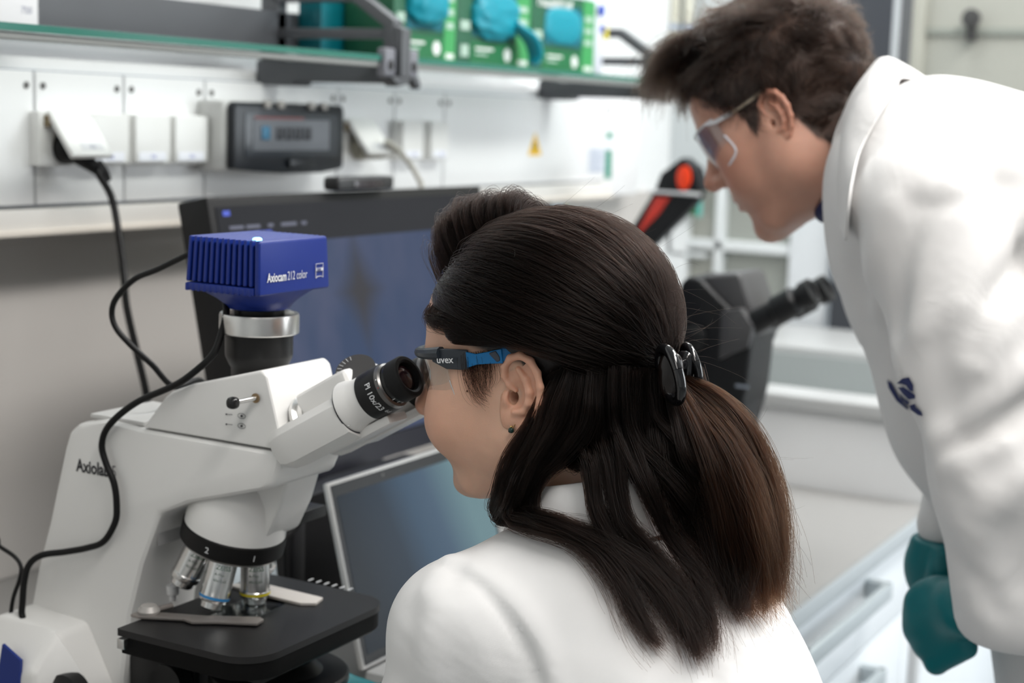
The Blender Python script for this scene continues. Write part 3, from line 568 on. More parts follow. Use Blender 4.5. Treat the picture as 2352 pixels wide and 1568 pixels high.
# photo tube
c = (CX, .867, 0)
part('photo_tube', lathe([(.0001, 1.10), (.0245, 1.10), (.0245, 1.121), (.0265, 1.1245), (.0295, 1.131), (.030, 1.134), (.030, 1.148), (.031, 1.151), (.031, 1.153), (.0001, 1.153)], c, n=56), mk2, t)
part('clamp_ring', lathe([(.0305, 1.1525), (.0345, 1.1525), (.0352, 1.1535), (.0352, 1.168), (.0345, 1.170), (.031, 1.170), (.030, 1.167), (.030, 1.1535)], c, n=56), M('brushed_steel', (.68, .67, .65), .3, 1), t)
part('mount_collar', lathe([(.0001, 1.15), (.022, 1.15), (.022, 1.176), (.0001, 1.176)], c, n=40), mk2, t)
# binocular tube (axis inclined 30 degrees)
A30 = math.radians(30); ax = np.array((0, -math.cos(A30), math.sin(A30))); bx_ = np.array((0, math.sin(A30), math.cos(A30)))
E0 = np.array((0, .686, 1.138))
def bl(x, s, u): return tuple(np.array((x, 0, 0))+E0-ax*s+bx_*u)     # s: back from the eyepiece rim, u: up across the tube
part('pivot_ring', lathe([(.0001, 0), (.0235, 0), (.0235, .004), (.020, .006), (.020, .012), (.0001, .012)], bl(CX-.010, .131, .010), ax, 44), sil, t)
part('pivot_barrel', lathe([(.0001, 0), (.0185, 0), (.0185, .06), (.0001, .06)], bl(CX-.008, .128, .008), ax, 44), mw, t)
part('mount_neck', lathe([(.0001, 0), (.017, 0), (.017, .016), (.0001, .016)], bl(CX, .160, .004), ax, 40), mw, t)
def half(x, sgn):
    cs = [(-.022, .006), (-.017, .0125), (-.006, .0145), (.012, .0145), (.020, .010), (.022, 0), (.020, -.014), (.010, -.0235), (-.006, -.0255), (-.018, -.019), (-.0225, -.006)]
    P = []
    for s, k in ((.152, .55), (.148, .8), (.140, .94), (.128, 1), (.068, 1.0), (.066, .98)):
        P.append([bl(x+a*k, s, u*k-.001) for a, u in cs]+[bl(x+cs[0][0]*k, s, cs[0][1]*k-.001)])
    g = grid(P); n = len(cs)+1
    g.f.append(tuple(range(n-1))); g.f.append(tuple(len(g.v)-n+k for k in range(n-1)))
    h = part('tube_housing', g, mw, t, sharp=.45)
    part('seam_ring', lathe([(.0001, 0), (.0232, 0), (.0232, .0009), (.0001, .0009)], bl(x, .0668, -.001), ax, 44), darkp, h)
    part('collar', lathe([(.0001, 0), (.0228, 0), (.0222, .004), (.0202, .010), (.0196, .014), (.0196, .028), (.0001, .028)], bl(x, .066, 0), ax, 44), mw, h)
    part('tube_plate', box(-.004, .024, -.034, .036, -.028, -.020, .003).map(lambda p: bl(x-p[0]*sgn, .07-p[1], p[2])), mw, h)
    for u, a in ((.016, -.012), (-.014, -.016)):
        part('screw', lathe([(.0001, 0), (.0016, 0), (.0016, .001), (.0001, .001)], bl(x+a, .064, u), (-.8, -.4, .3), 12), sil, h)
    e = part('eyepiece', lathe([(.0001, .0), (.0188, 0), (.0205, .001), (.0205, .021), (.0195, .0225), (.0195, .0226)], bl(x, .0445, 0), ax, 56), mk2, t)
    part('bevel_ring', lathe([(.0190, 0), (.0199, 0), (.0192, .0032), (.0175, .0045), (.017, .0045), (.017, 0)], bl(x, .0222, 0), ax, 56), M('bevel_steel', (.16, .155, .15), .3, 1), e)
    part('diopter_ring', lathe([(.0001, 0), (.0168, 0), (.0168, .0085), (.0001, .0085)], bl(x, .0190, 0), ax, 56), M('black_gloss', (.008, .008, .008), .25), e)
    part('eyecup', lathe([(.0001, -.004), (.0172, -.004), (.0182, -.003), (.0182, .008), (.0172, .0095), (.0145, .0097), (.0125, .0085), (.0120, .004), (.0001, .004)], bl(x, .0100, 0), ax, 56), blkrub, e)
    part('eye_lens', lathe([(.0001, 0), (.0118, 0), (.0095, .0022), (.005, .0032), (.0001, .0035)], bl(x, .0062, 0), ax, 40), M('lens_coated', (.02, .008, .01), .04, spec=1), e)
    for k in range(9):
        a = -2.3+k*.33; d_ = np.array((math.cos(a), 0, 0))+bx_*math.sin(a); p_ = np.array(bl(x, .0165, 0))+d_*.01685
        part('scale_tick', tube([p_-ax*.0014, p_+ax*.0014], .00028, 6, 1), lightp, e)
    if sgn < 0:
        ang = 2.72; d_ = np.array((math.cos(ang), 0, 0))+bx_*math.sin(ang)
        o_ = np.array(bl(x, .0318, 0))+d_*.0205
        tang = np.cross(ax, d_)
        part('lettering', text('Pl 10x/23', .0076, o_, tang, ax, .00012, ext=.0002, wrap=(bl(x, .0318, 0), ax, .0205), sx=.95), lightp, e)
        a2 = 4.15; d2 = np.array((math.cos(a2), 0, 0))+bx_*math.sin(a2)
        part('glasses_symbol', text('6d', .0055, np.array(bl(x, .0300, 0))+d2*.0205, np.cross(ax, d2), ax, 0, ext=.0002, wrap=(bl(x, .03, 0), ax, .0205)), lightp, e)
        d3 = np.array((math.cos(2.75), 0, 0))+bx_*math.sin(2.75)
        part('index_dot', blob(np.array(bl(x, .0205, 0))+d3*.0192, (.0007, .0007, .0007), 1, 0, 8), lightp, e)
        d3 = np.array((math.cos(3.12), 0, 0))+bx_*math.sin(3.12)
        part('red_dot', blob(np.array(bl(x, .0205, 0))+d3*.0192, (.0005, .0005, .0005), 1, 0, 8), M('dot_red', (.5, .03, .02), .4), e)
half(CX-.032, -1); half(CX+.032, 1)
part('bridge_housing', bevel(box(-.028, .026, .062, .122, -.008, .033).map(lambda p: bl(CX+p[0], p[1], p[2])), .006, 3), mw, t)
dc = np.array(bl(CX-.012, .062, .0265))
dial = part('distance_dial', lathe([(.0001, 0), (.0175, 0), (.0175, .004), (.0001, .004)], dc, bx_*.55+np.array((-.62, 0, 0))+ax*.45, 40), M('dial_grey', (.055, .053, .052), .5), t)
dx_, dy_, da_ = frame(bx_*.55+np.array((-.62, 0, 0))+ax*.45)
for k in range(7):
    a = 2.2+k*.24; d_ = dx_*math.cos(a)+dy_*math.sin(a)
    part('dial_tick', tube([dc+da_*.0042+d_*.0125, dc+da_*.0042+d_*.0165], .00025, 6, 1), lightp, dial)
# nosepiece
tn = math.radians(14); nd = np.array((0, math.sin(tn), -math.cos(tn))); ne = np.array((0, math.cos(tn), math.sin(tn))); NC = np.array((CX, .894, .9645))
part('nosepiece_dome', lathe([(.0001, -.062), (.020, -.060), (.031, -.054), (.039, -.044), (.0435, -.032), (.0458, -.019), (.0465, -.006), (.0001, -.005)], NC, nd, 64), mw, t)
part('arm_neck', prism([(.822, 1.03), (.94, .995), (.94, .985), (.90, .98), (.866, .968), (.856, .966), (.846, .972), (.832, 1.0)], 'x', CX-.014, CX+.036, .012, 4, .3), mw, t)
ring = part('nosepiece_ring', lathe([(.0001, -.008), (.0470, -.008), (.0478, -.007), (.0478, .0075), (.0465, .009), (.0001, .009)], NC, nd, 72), M('ring_black', (.005, .005, .005), .5, spec=.3), t)
part('ring_base', lathe([(.0001, .009), (.0455, .009), (.0445, .0115), (.0001, .0115)], NC, nd, 64), M('base_steel', (.40, .40, .39), .35, 1), ring)
rx_, ry_, ra_ = frame(nd)
def ringtext(s, px):
    p = onx(*px, CX-.04); d = np.array(p)-NC; d -= nd*(d @ nd); d /= np.linalg.norm(d)
    part('lettering', text(s, .008, NC+d*.0478+nd*.004, np.cross(-nd, d), -nd, .0001, ext=.0002, wrap=(NC, nd, .0478)), lightp, ring)
ringtext('2', (480, 1262)); ringtext('1', (620, 1280))
cap = onx(673, 1222, 1.12)
part('analyser_slider', box(CX+.03, CX+.075, .845, .872, .973, .984, .002), mk2, t)
def objective(phi, band, L=.036, short=False):
    d = np.array((1, 0, 0))*math.sin(phi)-ne*math.cos(phi)           # phi 0: towards the user
    base = NC+nd*.011+d*.0285
    axis = nd*math.cos(tn*1.0)+(-d)*-math.sin(-tn) if False else nd*math.cos(tn)+d*math.sin(tn)*(-1)
    axis = nd*math.cos(tn)+d*math.sin(tn)
    o = part('objective', lathe([(.0001, 0), (.0118, 0), (.0118, .002), (.0132, .003), (.0132, L*.70), (.0138, L*.72), (.0138, L*.80), (.0132, L*.84), (.0105, L*.86), (.0105, L*.97), (.0095, L), (.0001, L)], base, axis, 48), sil, t)
    if band: part('colour_band', lathe([(.0132, L*.735), (.01395, L*.735), (.01395, L*.785), (.0132, L*.785)], base, axis, 48), band, o)
    gp = M('print_green', (.01, .12, .04), .5)
    q0 = np.array((-1, -.25, 0)); q0 = q0-axis*(q0 @ axis); q0 /= np.linalg.norm(q0)
    for k, (s_, sz) in enumerate((('ZEISS', .006), ('A-Plan', .0035), ('40x/0,65', .0035))):
        part('lettering', text(s_, sz, base+axis*(.010+k*.0055)+q0*.0132, np.cross(-axis, q0), -axis, 0, ext=.0002, wrap=(base, axis, .0132)), gp if k == 0 else M('print_grey_green', (.10, .14, .11), .5), o)
    return o
objective(0, M('band_yellow', (.62, .52, .02), .4), .043)
objective(math.radians(-62), M('band_lightblue', (.03, .24, .55), .4), .048)
objective(math.radians(-124), None, .043)
objective(math.radians(124), None, .036); objective(math.radians(62), M('band_white', (.8, .8, .8), .4), .03)
# stage
ZS = .900; X0, X1, Y0, Y1 = .972, 1.176, .778, .928
r = .022
def rrect(x0, x1, y0, y1, rs, n=6):
    out = []
    for (cx, cy, a0, r_) in ((x1-rs[0], y1-rs[0], 0, rs[0]), (x0+rs[1], y1-rs[1], 90, rs[1]), (x0+rs[2], y0+rs[2], 180, rs[2]), (x1-rs[3], y0+rs[3], 270, rs[3])):
        for k in range(n+1):
            a = math.radians(a0+90*k/n); out.append((cx+r_*math.cos(a), cy+r_*math.sin(a)))
    return out
stagem = M('stage_black', (.013, .0125, .013), .42, spec=.4)
def plate(outline, hole, z0, z1):
    n = len(outline); m = len(hole); bm = bmesh.new()
    lo = [bm.verts.new((p[0], p[1], z0)) for p in outline]; hi = [bm.verts.new((p[0], p[1], z1)) for p in outline]
    hlo = [bm.verts.new((p[0], p[1], z0)) for p in hole]; hhi = [bm.verts.new((p[0], p[1], z1)) for p in hole]
    for a, b, k in ((lo, hi, n), (hlo, hhi, m)):
        for i in range(k): bm.faces.new((a[i], a[(i+1) % k], b[(i+1) % k], b[i]))
    for a, b in ((hi, hhi), (lo, hlo)):
        ed = [bm.edges.get((q[i], q[(i+1) % len(q)])) for q in (a, b) for i in range(len(q))]
        bmesh.ops.triangle_fill(bm, use_beauty=True, edges=ed)
    bm.verts.index_update(); g = G([tuple(v.co) for v in bm.verts], [tuple(v.index for v in f.verts) for f in bm.faces]); bm.free(); return g
hx = onz(595, 1393, ZS); hole = []
for k in range(24):
    a = 2*math.pi*k/24; hole.append((hx[0]+(.024 if math.cos(a) > 0 else -.024)*.55+.015*math.cos(a), hx[1]+.015*math.sin(a)))
st = part('stage', plate(rrect(X0, X1, Y0, Y1, (.012, .002, .034, .030)), hole, ZS-.006, ZS), stagem, t, sharp=.5)
part('stage_body', prism(rrect(X0+.001, X1-.001, Y0+.001, Y1-.004, (.012, .002, .034, .030)), 'z', ZS-.0215, ZS-.0062, .001), M('stage_side', (.003, .003, .003), .6, spec=.15), st)
part('under_carriage', box(X0+.025, X1-.012, Y0+.012, Y1-.02, ZS-.030, ZS-.021, .003), mk2, st)
part('front_bevel', hull([(X0+.03, Y0+.006, ZS-.02), (X0+.012, Y0+.03, ZS-.02), (X0+.07, Y0+.004, ZS-.022), (X0+.02, Y0+.05, ZS-.022), (X0+.045, Y0+.02, ZS-.034), (X0+.035, Y0+.05, ZS-.034), (X0+.07, Y0+.02, ZS-.034)], .003), mk2, st)
clipm = M('clip_steel', (.34, .31, .29), .42, .75)
cpts = [onz(*p, ZS+.002) for p in ((300, 1415), (318, 1408), (350, 1409), (470, 1418), (597, 1421), (606, 1427), (590, 1436), (500, 1432), (440, 1432), (420, 1425), (318, 1420))]
part('specimen_clip', prism([(p[0], p[1]) for p in cpts], 'z', ZS+.0015, ZS+.0042, .0006), clipm, st)
kn = onz(342, 1402, ZS+.006)
part('clip_knob', lathe([(.0001, 0), (.0095, 0), (.010, .003), (.007, .0075), (.0001, .0085)], (kn[0], kn[1], ZS+.0035), (0, 0, 1), 28), M('knob_grey', (.42, .40, .38), .45, .3), st)
arm = [onz(*p, ZS+.004) for p in ((350, 1402), (395, 1391))]
part('clip_arm', tube([arm[0], (arm[0]+arm[1])/2, arm[1]], .0028, 10, 2), clipm, st)
kp = onz(397, 1378, ZS)
part('thumb_pin', lathe([(.0001, 0), (.003, 0), (.003, .005), (.0055, .006), (.006, .014), (.0001, .015)], (kp[0], kp[1]+.0, ZS), (0, 0, 1), 20), M('pin_clear', (.7, .7, .7), .3), st)
sp_ = [onz(*p, ZS+.001) for p in ((520, 1345), (600, 1342), (742, 1376), (726, 1389), (690, 1389), (560, 1358))]
part('guide_plate', prism([(p[0], p[1]) for p in sp_], 'z', ZS+.0003, ZS+.003, .0005), M('guide_pale', (.66, .62, .58), .4), st)
for k in range(6):
    p = onz(714+k*18, 1331+k*4.4, ZS); p2 = onz(714+k*18+9, 1336+k*4.4, ZS)
    part('scale_tick', box(p[0]-.004, p[0]+.004, p[1]-.0008, p[1]+.0008, ZS, ZS+.0003), lightp, st)
fx = onz(275, 1450, ZS-.01)
part('rack_end', box(X0-.006, X0+.004, Y1-.014, Y1-.006, ZS-.015, ZS-.006, .0008), sil, st)
gs = [onz(*p, ZS+.003) for p in ((455, 1418), (575, 1375), (655, 1388), (555, 1432))]
s = part('glass_slide', prism([(p[0], p[1]) for p in gs], 'z', ZS+.0022, ZS+.0034), clear('slide_glass', (.90, .94, .94), .22), label='thin glass specimen slide held on the black stage', cat='slide', loc=(hx[0], hx[1], ZS+.0022))
cs_ = [onz(*p, ZS+.004) for p in ((505, 1395), (560, 1375), (615, 1384), (563, 1408))]
part('cover_glass', prism([(p[0], p[1]) for p in cs_], 'z', ZS+.0035, ZS+.0039), clear('slide_glass'), s)
cc = onz(655, 1545, .838)
part('condenser_disc', lathe([(.0001, -.006), (.062, -.006), (.064, -.004), (.064, .002), (.062, .004), (.040, .005), (.030, .014), (.0001, .014)], (cc[0]-.004, cc[1]+.004, .838), (0, 0, 1), 64), mk2, t)
part('condenser', lathe([(.0001, -.05), (.02, -.05), (.026, -.03), (.026, .03), (.0001, .03)], (cc[0]-.012, cc[1]+.02, .84), (0, 0, 1), 40), mk2, t)
part('carrier', box(CX-.040, CX+.040, .905, .985, .78, .872, .005), mk2, t)
part('stage_bracket', box(CX-.034, CX+.03, .86, .96, .815, .868, .004), M('bracket_black', (.018, .018, .020), .5), t)
part('carrier_knob', lathe([(.0001, 0), (.017, 0), (.018, .004), (.018, .018), (.0001, .02)], onx(410, 1558, CX-.042), (-1, 0, 0), 28), mk2, t)
# ------------------------------------------------------------------ blue camera on top
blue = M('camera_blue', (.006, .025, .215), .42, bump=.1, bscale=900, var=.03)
c0 = at(597, 552, 1.31); bx0 = float(c0[0]); by0 = float(c0[1])
x0, x1, y0, y1, z0, z1 = bx0, bx0+.1, by0, by0+.083, 1.1955, 1.2385
t = thing('microscope_camera', ((x0+x1)/2, (y0+y1)/2, 1.17), 'blue finned digital camera mounted on top of the microscope', 'camera')
def tap(p):      # the box tapers a little towards the top
    k = (p[2]-z0)/(z1-z0); s = 1.0-.045*max(0, k); cx, cy = (x0+x1)/2, (y0+y1)/2
    return (cx+(p[0]-cx)*s, cy+(p[1]-cy)*s, p[2])
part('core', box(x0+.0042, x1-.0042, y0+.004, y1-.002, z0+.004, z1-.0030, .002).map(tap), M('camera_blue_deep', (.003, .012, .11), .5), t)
fr = part('front_plate', box(x0, x1, y0, y0+.0065, z0-.004, z1, .0035, 3).map(tap), blue, t)
nf = 12; pitch = (y1-y0-.0075)/nf
for k in range(nf):
    ya = y0+.0085+k*pitch
    part('fin', box(x0, x1, ya, ya+pitch*.56, z0+.0035, z1, .0016, 3).map(tap), blue, t)
part('lower_shell', box(x0-.0002, x1+.0002, y0+.006, y1-.002, z0-.004, z0+.0028, .0015).map(tap), blue, t)
for k in range(nf):
    ya = y0+.0085+k*pitch
    part('lower_fin', box(x0-.0006, x1+.0006, ya, ya+pitch*.55, z0-.0045, z0+.0022, .001).map(tap), blue, t)
cx, cy = (x0+x1)/2, .867
fun = []
for zz, hw, hd, pw_ in ((z0-.002, .049, .0405, 6), (z0-.006, .043, .036, 4), (z0-.012, .034, .031, 3), (z0-.017, .029, .028, 2.4), (z0-.0205, .0275, .0275, 2), (z0-.0215, .024, .024, 2)):
    rw = []
    for k in range(49):
        a = 2*math.pi*k/48; c_, s_ = math.cos(a), math.sin(a); rr = (abs(c_)**pw_+abs(s_)**pw_)**(-1/pw_)
        cyy = cy*(1-(zz-(z0-.0215))/.0195)+((y0+y1)/2)*(zz-(z0-.0215))/.0195
        rw.append((cx+hw*rr*c_, cyy+hd*rr*s_, zz))
    fun.append(rw)
g = grid(fun); g.f.append(tuple(range(48))); g.f.append(tuple(len(g.v)-49+k for k in range(48)))
part('funnel', g, blue, t)
part('status_lamp', blob((x0+.0115, y0+.012, z1), (.0038, .0038, .0022), 1, 0, 10), M('lamp_cyan', (.3, .8, 1), .3, emit=(.25, .8, 1), estr=3), t)
part('lettering', text('Axiocam', .0108, (x0+.010, y0-.0002, z0+.0078), (1, 0, 0), (0, 0, 1), .00025, ext=.0003, sx=.68), lightp, fr)
part('lettering', text('212 color', .0108, (x0+.0375, y0-.0002, z0+.0078), (1, 0, 0), (0, 0, 1), -.00005, ext=.0003, sx=.66), lightp, fr)
lx, lz = x0+.0785, z0+.0065; ll = .0105; lh = .0125
def fr_(pts): return tube([(p[0], y0-.0002, p[1]) for p in pts], .0003, 6, 1)
part('emblem', fr_([(lx, lz), (lx, lz+lh), (lx+ll, lz+lh), (lx+ll, lz), (lx+ll*.75, lz+.0013), (lx+ll*.25, lz+.0013), (lx, lz)])+box(lx, lx+ll, y0-.0005, y0-.0001, lz+.0062, lz+.0088), lightp, fr)
part('lettering', text('ZEISS', .0026, (lx+.0009, y0-.0006, lz+.0066), (1, 0, 0), (0, 0, 1), .0001, ext=.0002), blue, fr)
# ------------------------------------------------------------------ cables of the microscope
t = thing('usb_cable', (1.087, .92, 1.2), 'black cable looping from the back of the blue camera', 'cable')
k0 = np.array((x0+.028, y1, 1.2215))
k1 = [k0, k0+np.array((0, .012, 0))]+[onx(*p) for p in ((362, 618, 1.068), (310, 640, 1.07), (270, 680, 1.07), (257, 715, 1.07), (266, 752, 1.07), (300, 792, 1.075), (350, 838, 1.085), (400, 888, 1.10))]+[np.array((1.15, .985, 1.085)), np.array((1.17, 1.0, 1.02))]
part('cord', tube(k1, .0028, 12, 8), blk, t)
part('strain_relief', tube([k0, k0+np.array((0, .008, .0003)), k0+np.array((0, .018, -.001))], [.0045, .0042, .0032], 12, 6), blkrub, t)
t = thing('camera_cable', (1.0, .95, .85), 'thick black cable draped down the side of the white microscope', 'cable')
pth = [np.array((1.07, .895, 1.19))]+[onx(*p) for p in ((520, 712, 1.06), (510, 760, 1.055), (490, 812, 1.045), (445, 855, 1.034), (400, 885, 1.032), (312, 925, 1.032), (252, 975, 1.032), (234, 1020, 1.033), (244, 1065, 1.033), (262, 1110, 1.033), (268, 1160, 1.033), (264, 1200, 1.032), (238, 1243, 1.031), (200, 1258, 1.03), (150, 1267, 1.028), (95, 1275, 1.022), (66, 1298, 1.016), (55, 1340, 1.012), (50, 1400, 1.01), (40, 1440, 1.008))]+[np.array((1.01, 1.165, .84)), np.array((1.03, 1.18, .757))]
part('cord', tube(pth, .0031, 12, 8), blk, t)
t = thing('thin_cable', (1.0, 1.1, .85), 'thin black cable entering at the left picture edge', 'cable')
part('cord', tube([np.array((1.0, 1.24, .90))]+[onx(*p) for p in ((-30, 1232, 1.03), (0, 1255, 1.03), (32, 1277, 1.028), (48, 1300, 1.022), (45, 1330, 1.018), (30, 1375, 1.014), (24, 1425, 1.012), (26, 1455, 1.01))]+[np.array((1.0, 1.17, .80)), np.array((1.0, 1.17, .757))], .0020, 10, 8), blk, t)
t = thing('cable_bundle', (1.25, .99, .75), 'loose dark cables and clear sleeve behind the stage', 'cables')
part('cord', tube([(1.24, 1.0, .98), (1.28, .98, .975), (1.30, .975, .95), (1.295, .975, .92), (1.26, .98, .90), (1.22, .99, .88), (1.2, 1.0, .756)], .003, 10, 8), blk, t)
part('cord', tube([(1.20, .98, .93), (1.24, .985, .925), (1.28, .99, .915), (1.29, .99, .85), (1.29, .99, .756)], .0025, 10, 8), blk, t)
part('clear_sleeve', blob((1.255, 1.00, .925), (.03, .01, .04), 4, .5), M('sleeve_pale', (.55, .62, .66), .25), t)
part('clear_sleeve', blob((1.235, 1.0, .83), (.05, .01, .075), 6, .4), M('sleeve_pale'), t)
# ------------------------------------------------------------------ organic surfaces (distance fields -> mesh)
def ell(P, c, r):
    q = (P-np.array(c, np.float32))/np.array(r, np.float32); k0 = np.sqrt((q*q).sum(-1)); q2 = q/np.array(r, np.float32)
    k1 = np.sqrt((q2*q2).sum(-1))+1e-9; return k0*(k0-1)/k1
def rc(P, a, b, r1, r2):
    a = np.array(a, np.float32); b = np.array(b, np.float32); d = b-a; t = np.clip(((P-a) @ d)/(d @ d), 0, 1)
    return np.sqrt(((P-a-t[..., None]*d)**2).sum(-1))-(r1+(r2-r1)*t)
def smin(a, b, k):
    h = np.maximum(k-np.abs(a-b), 0)/k; return np.minimum(a, b)-h*h*k*.25
def smax(a, b, k): return -smin(-a, -b, k)
def chain(P, pts, rs, k=.004):
    d = None
    for i in range(len(pts)-1):
        e = rc(P, pts[i], pts[i+1], rs[i], rs[i+1]); d = e if d is None else smin(d, e, k)
    return d
def nets(f, lo, hi, h):
    ax = [np.arange(lo[i], hi[i]+h, h, dtype=np.float32) for i in range(3)]; n = [len(a) for a in ax]
    V = np.empty(n, np.float32)
    for i in range(n[0]):
        Yg, Zg = np.meshgrid(ax[1], ax[2], indexing='ij'); P = np.stack([np.full_like(Yg, ax[0][i]), Yg, Zg], -1); V[i] = f(P)
    S = V < 0; cnt = np.zeros([k-1 for k in n], np.int8)
    for a in (0, 1):
        for b in (0, 1):
            for c in (0, 1): cnt += S[a:n[0]-1+a, b:n[1]-1+b, c:n[2]-1+c]
    cell = np.argwhere((cnt > 0) & (cnt < 8)); idx = -np.ones([k-1 for k in n], np.int32); idx[tuple(cell.T)] = np.arange(len(cell))
    acc = np.zeros((len(cell), 3)); num = np.zeros(len(cell)); cor = [(a, b, c) for a in (0, 1) for b in (0, 1) for c in (0, 1)]
    vals = np.stack([V[cell[:, 0]+a, cell[:, 1]+b, cell[:, 2]+c] for a, b, c in cor], 1)
    for i, p in enumerate(cor):
        for j, q in enumerate(cor):
            if j > i and sum(abs(p[k]-q[k]) for k in range(3)) == 1:
                m = (vals[:, i] < 0) != (vals[:, j] < 0); t = vals[m, i]/(vals[m, i]-vals[m, j])
                acc[m] += np.array(p)+t[:, None]*(np.array(q)-np.array(p)); num[m] += 1
    verts = (cell+acc/num[:, None])*h+np.array(lo)
    F = []
    for ax_ in range(3):
        o1, o2 = [k for k in range(3) if k != ax_]
        sl = [slice(None)]*3; sl2 = [slice(None)]*3; sl[ax_] = slice(0, n[ax_]-1); sl2[ax_] = slice(1, n[ax_])
        E = np.argwhere(S[tuple(sl)] != S[tuple(sl2)])
        E = E[(E[:, o1] > 0) & (E[:, o2] > 0) & (E[:, o1] < n[o1]-1) & (E[:, o2] < n[o2]-1)]
        def g(d1, d2):
            q = E.copy(); q[:, o1] -= d1; q[:, o2] -= d2; return idx[q[:, 0], q[:, 1], q[:, 2]]
        quad = np.stack([g(1, 1), g(0, 1), g(0, 0), g(1, 0)], 1)
        ins = S[tuple(sl)][tuple(E.T)]
        flip = ins if ax_ != 1 else ~ins
        quad[~flip] = quad[~flip][:, ::-1]; F.append(quad)
    return verts, np.concatenate(F)
def relax(v, f, it=2, lam=.5):
    e = np.concatenate([f[:, [0, 1]], f[:, [1, 2]], f[:, [2, 3]], f[:, [3, 0]]]); e = np.concatenate([e, e[:, ::-1]])
    for _ in range(it):
        s = np.zeros_like(v); c = np.zeros(len(v)); np.add.at(s, e[:, 0], v[e[:, 1]]); np.add.at(c, e[:, 0], 1)
        v = v+lam*(s/np.maximum(c, 1)[:, None]-v)
    return v
def organic(name, v, f, mat, parent=None, cols=None, loc=None, **kw):
    off = np.array(wloc(parent) if parent else (loc or (0, 0, 0)))
    me = bpy.data.meshes.new(name); me.vertices.add(len(v)); me.vertices.foreach_set('co', (v-off).astype(np.float32).ravel())
    me.loops.add(len(f)*4); me.loops.foreach_set('vertex_index', f.astype(np.int32).ravel())
    me.polygons.add(len(f)); me.polygons.foreach_set('loop_start', np.arange(0, len(f)*4, 4, dtype=np.int32)); me.update(calc_edges=True); me.validate()
    me.shade_smooth(); me.materials.append(mat)
    if cols is not None:
        a = me.color_attributes.new('Col', 'FLOAT_COLOR', 'POINT'); a.data.foreach_set('color', np.concatenate([cols, np.ones((len(cols), 1))], 1).astype(np.float32).ravel())
    o = bpy.data.objects.new(name, me); COLL.objects.link(o)
    if parent: o.parent = parent
    else: o.location = off
    return tag(o, **kw)
def grad(f, P, e=.002):
    g = np.stack([f(P+np.array(d, np.float32)*e)-f(P-np.array(d, np.float32)*e) for d in ((1, 0, 0), (0, 1, 0), (0, 0, 1))], -1); return g/(np.linalg.norm(g, axis=-1)[..., None]+1e-9)
def hit(f, x, y, d0=.6, d1=3.0):
    """first point of a surface along the sight line through a picture point"""
    r = ray(x, y); t = d0
    for _ in range(160):
        d = float(f((CAM+t*r)[None].astype(np.float32))[0])
        if d < .0006: return CAM+t*r
        t += max(d*.7, .0006)
        if t > d1: return None
    return CAM+t*r
def push_out(f, P, m):
    """moves points that lie inside a surface out to distance m"""
    sh = P.shape; Q = P.reshape(-1, 3).astype(np.float32)
    for _ in range(3):
        d = f(Q); k = d < m
        if not k.any(): break
        Q[k] += grad(f, Q[k])*(m-d[k])[:, None]
    return Q.reshape(sh)
def attr_mat(name, rough=.45, sss=0, bump=0, bscale=800, spec=.5, sheen=0):
    m = bpy.data.materials.new(name); m.use_nodes = True; nt = m.node_tree; b = nt.nodes['Principled BSDF']
    a = nt.nodes.new('ShaderNodeVertexColor'); a.layer_name = 'Col'; tc = nt.nodes.new('ShaderNodeTexCoord')
    n = nt.nodes.new('ShaderNodeTexNoise'); n.inputs['Scale'].default_value = 55; n.inputs['Detail'].default_value = 6; nt.links.new(tc.outputs['Object'], n.inputs['Vector'])
    mr = nt.nodes.new('ShaderNodeMapRange'); mr.inputs['To Min'].default_value = .88; mr.inputs['To Max'].default_value = 1.12; nt.links.new(n.outputs['Fac'], mr.inputs[0])
    mx = nt.nodes.new('ShaderNodeMix'); mx.data_type = 'RGBA'; mx.blend_type = 'MULTIPLY'; mx.inputs[0].default_value = 1; nt.links.new(a.outputs['Color'], mx.inputs[6]); nt.links.new(mr.outputs[0], mx.inputs[7])
    nt.links.new(mx.outputs[2], b.inputs['Base Color']); b.inputs['Roughness'].default_value = rough; b.inputs['Specular IOR Level'].default_value = spec; b.inputs['Sheen Weight'].default_value = sheen
    if sss: b.inputs['Subsurface Weight'].default_value = sss; b.inputs['Subsurface Radius'].default_value = (1, .35, .2); b.inputs['Subsurface Scale'].default_value = .004
    if bump:
        n2 = nt.nodes.new('ShaderNodeTexNoise'); n2.inputs['Scale'].default_value = bscale; nt.links.new(tc.outputs['Object'], n2.inputs['Vector'])
        bp = nt.nodes.new('ShaderNodeBump'); bp.inputs['Strength'].default_value = bump; bp.inputs['Distance'].default_value = .0004; nt.links.new(n2.outputs['Fac'], bp.inputs['Height']); nt.links.new(bp.outputs['Normal'], b.inputs['Normal'])
    return m
skinm = attr_mat('skin', .44, .18, .25, 1400)

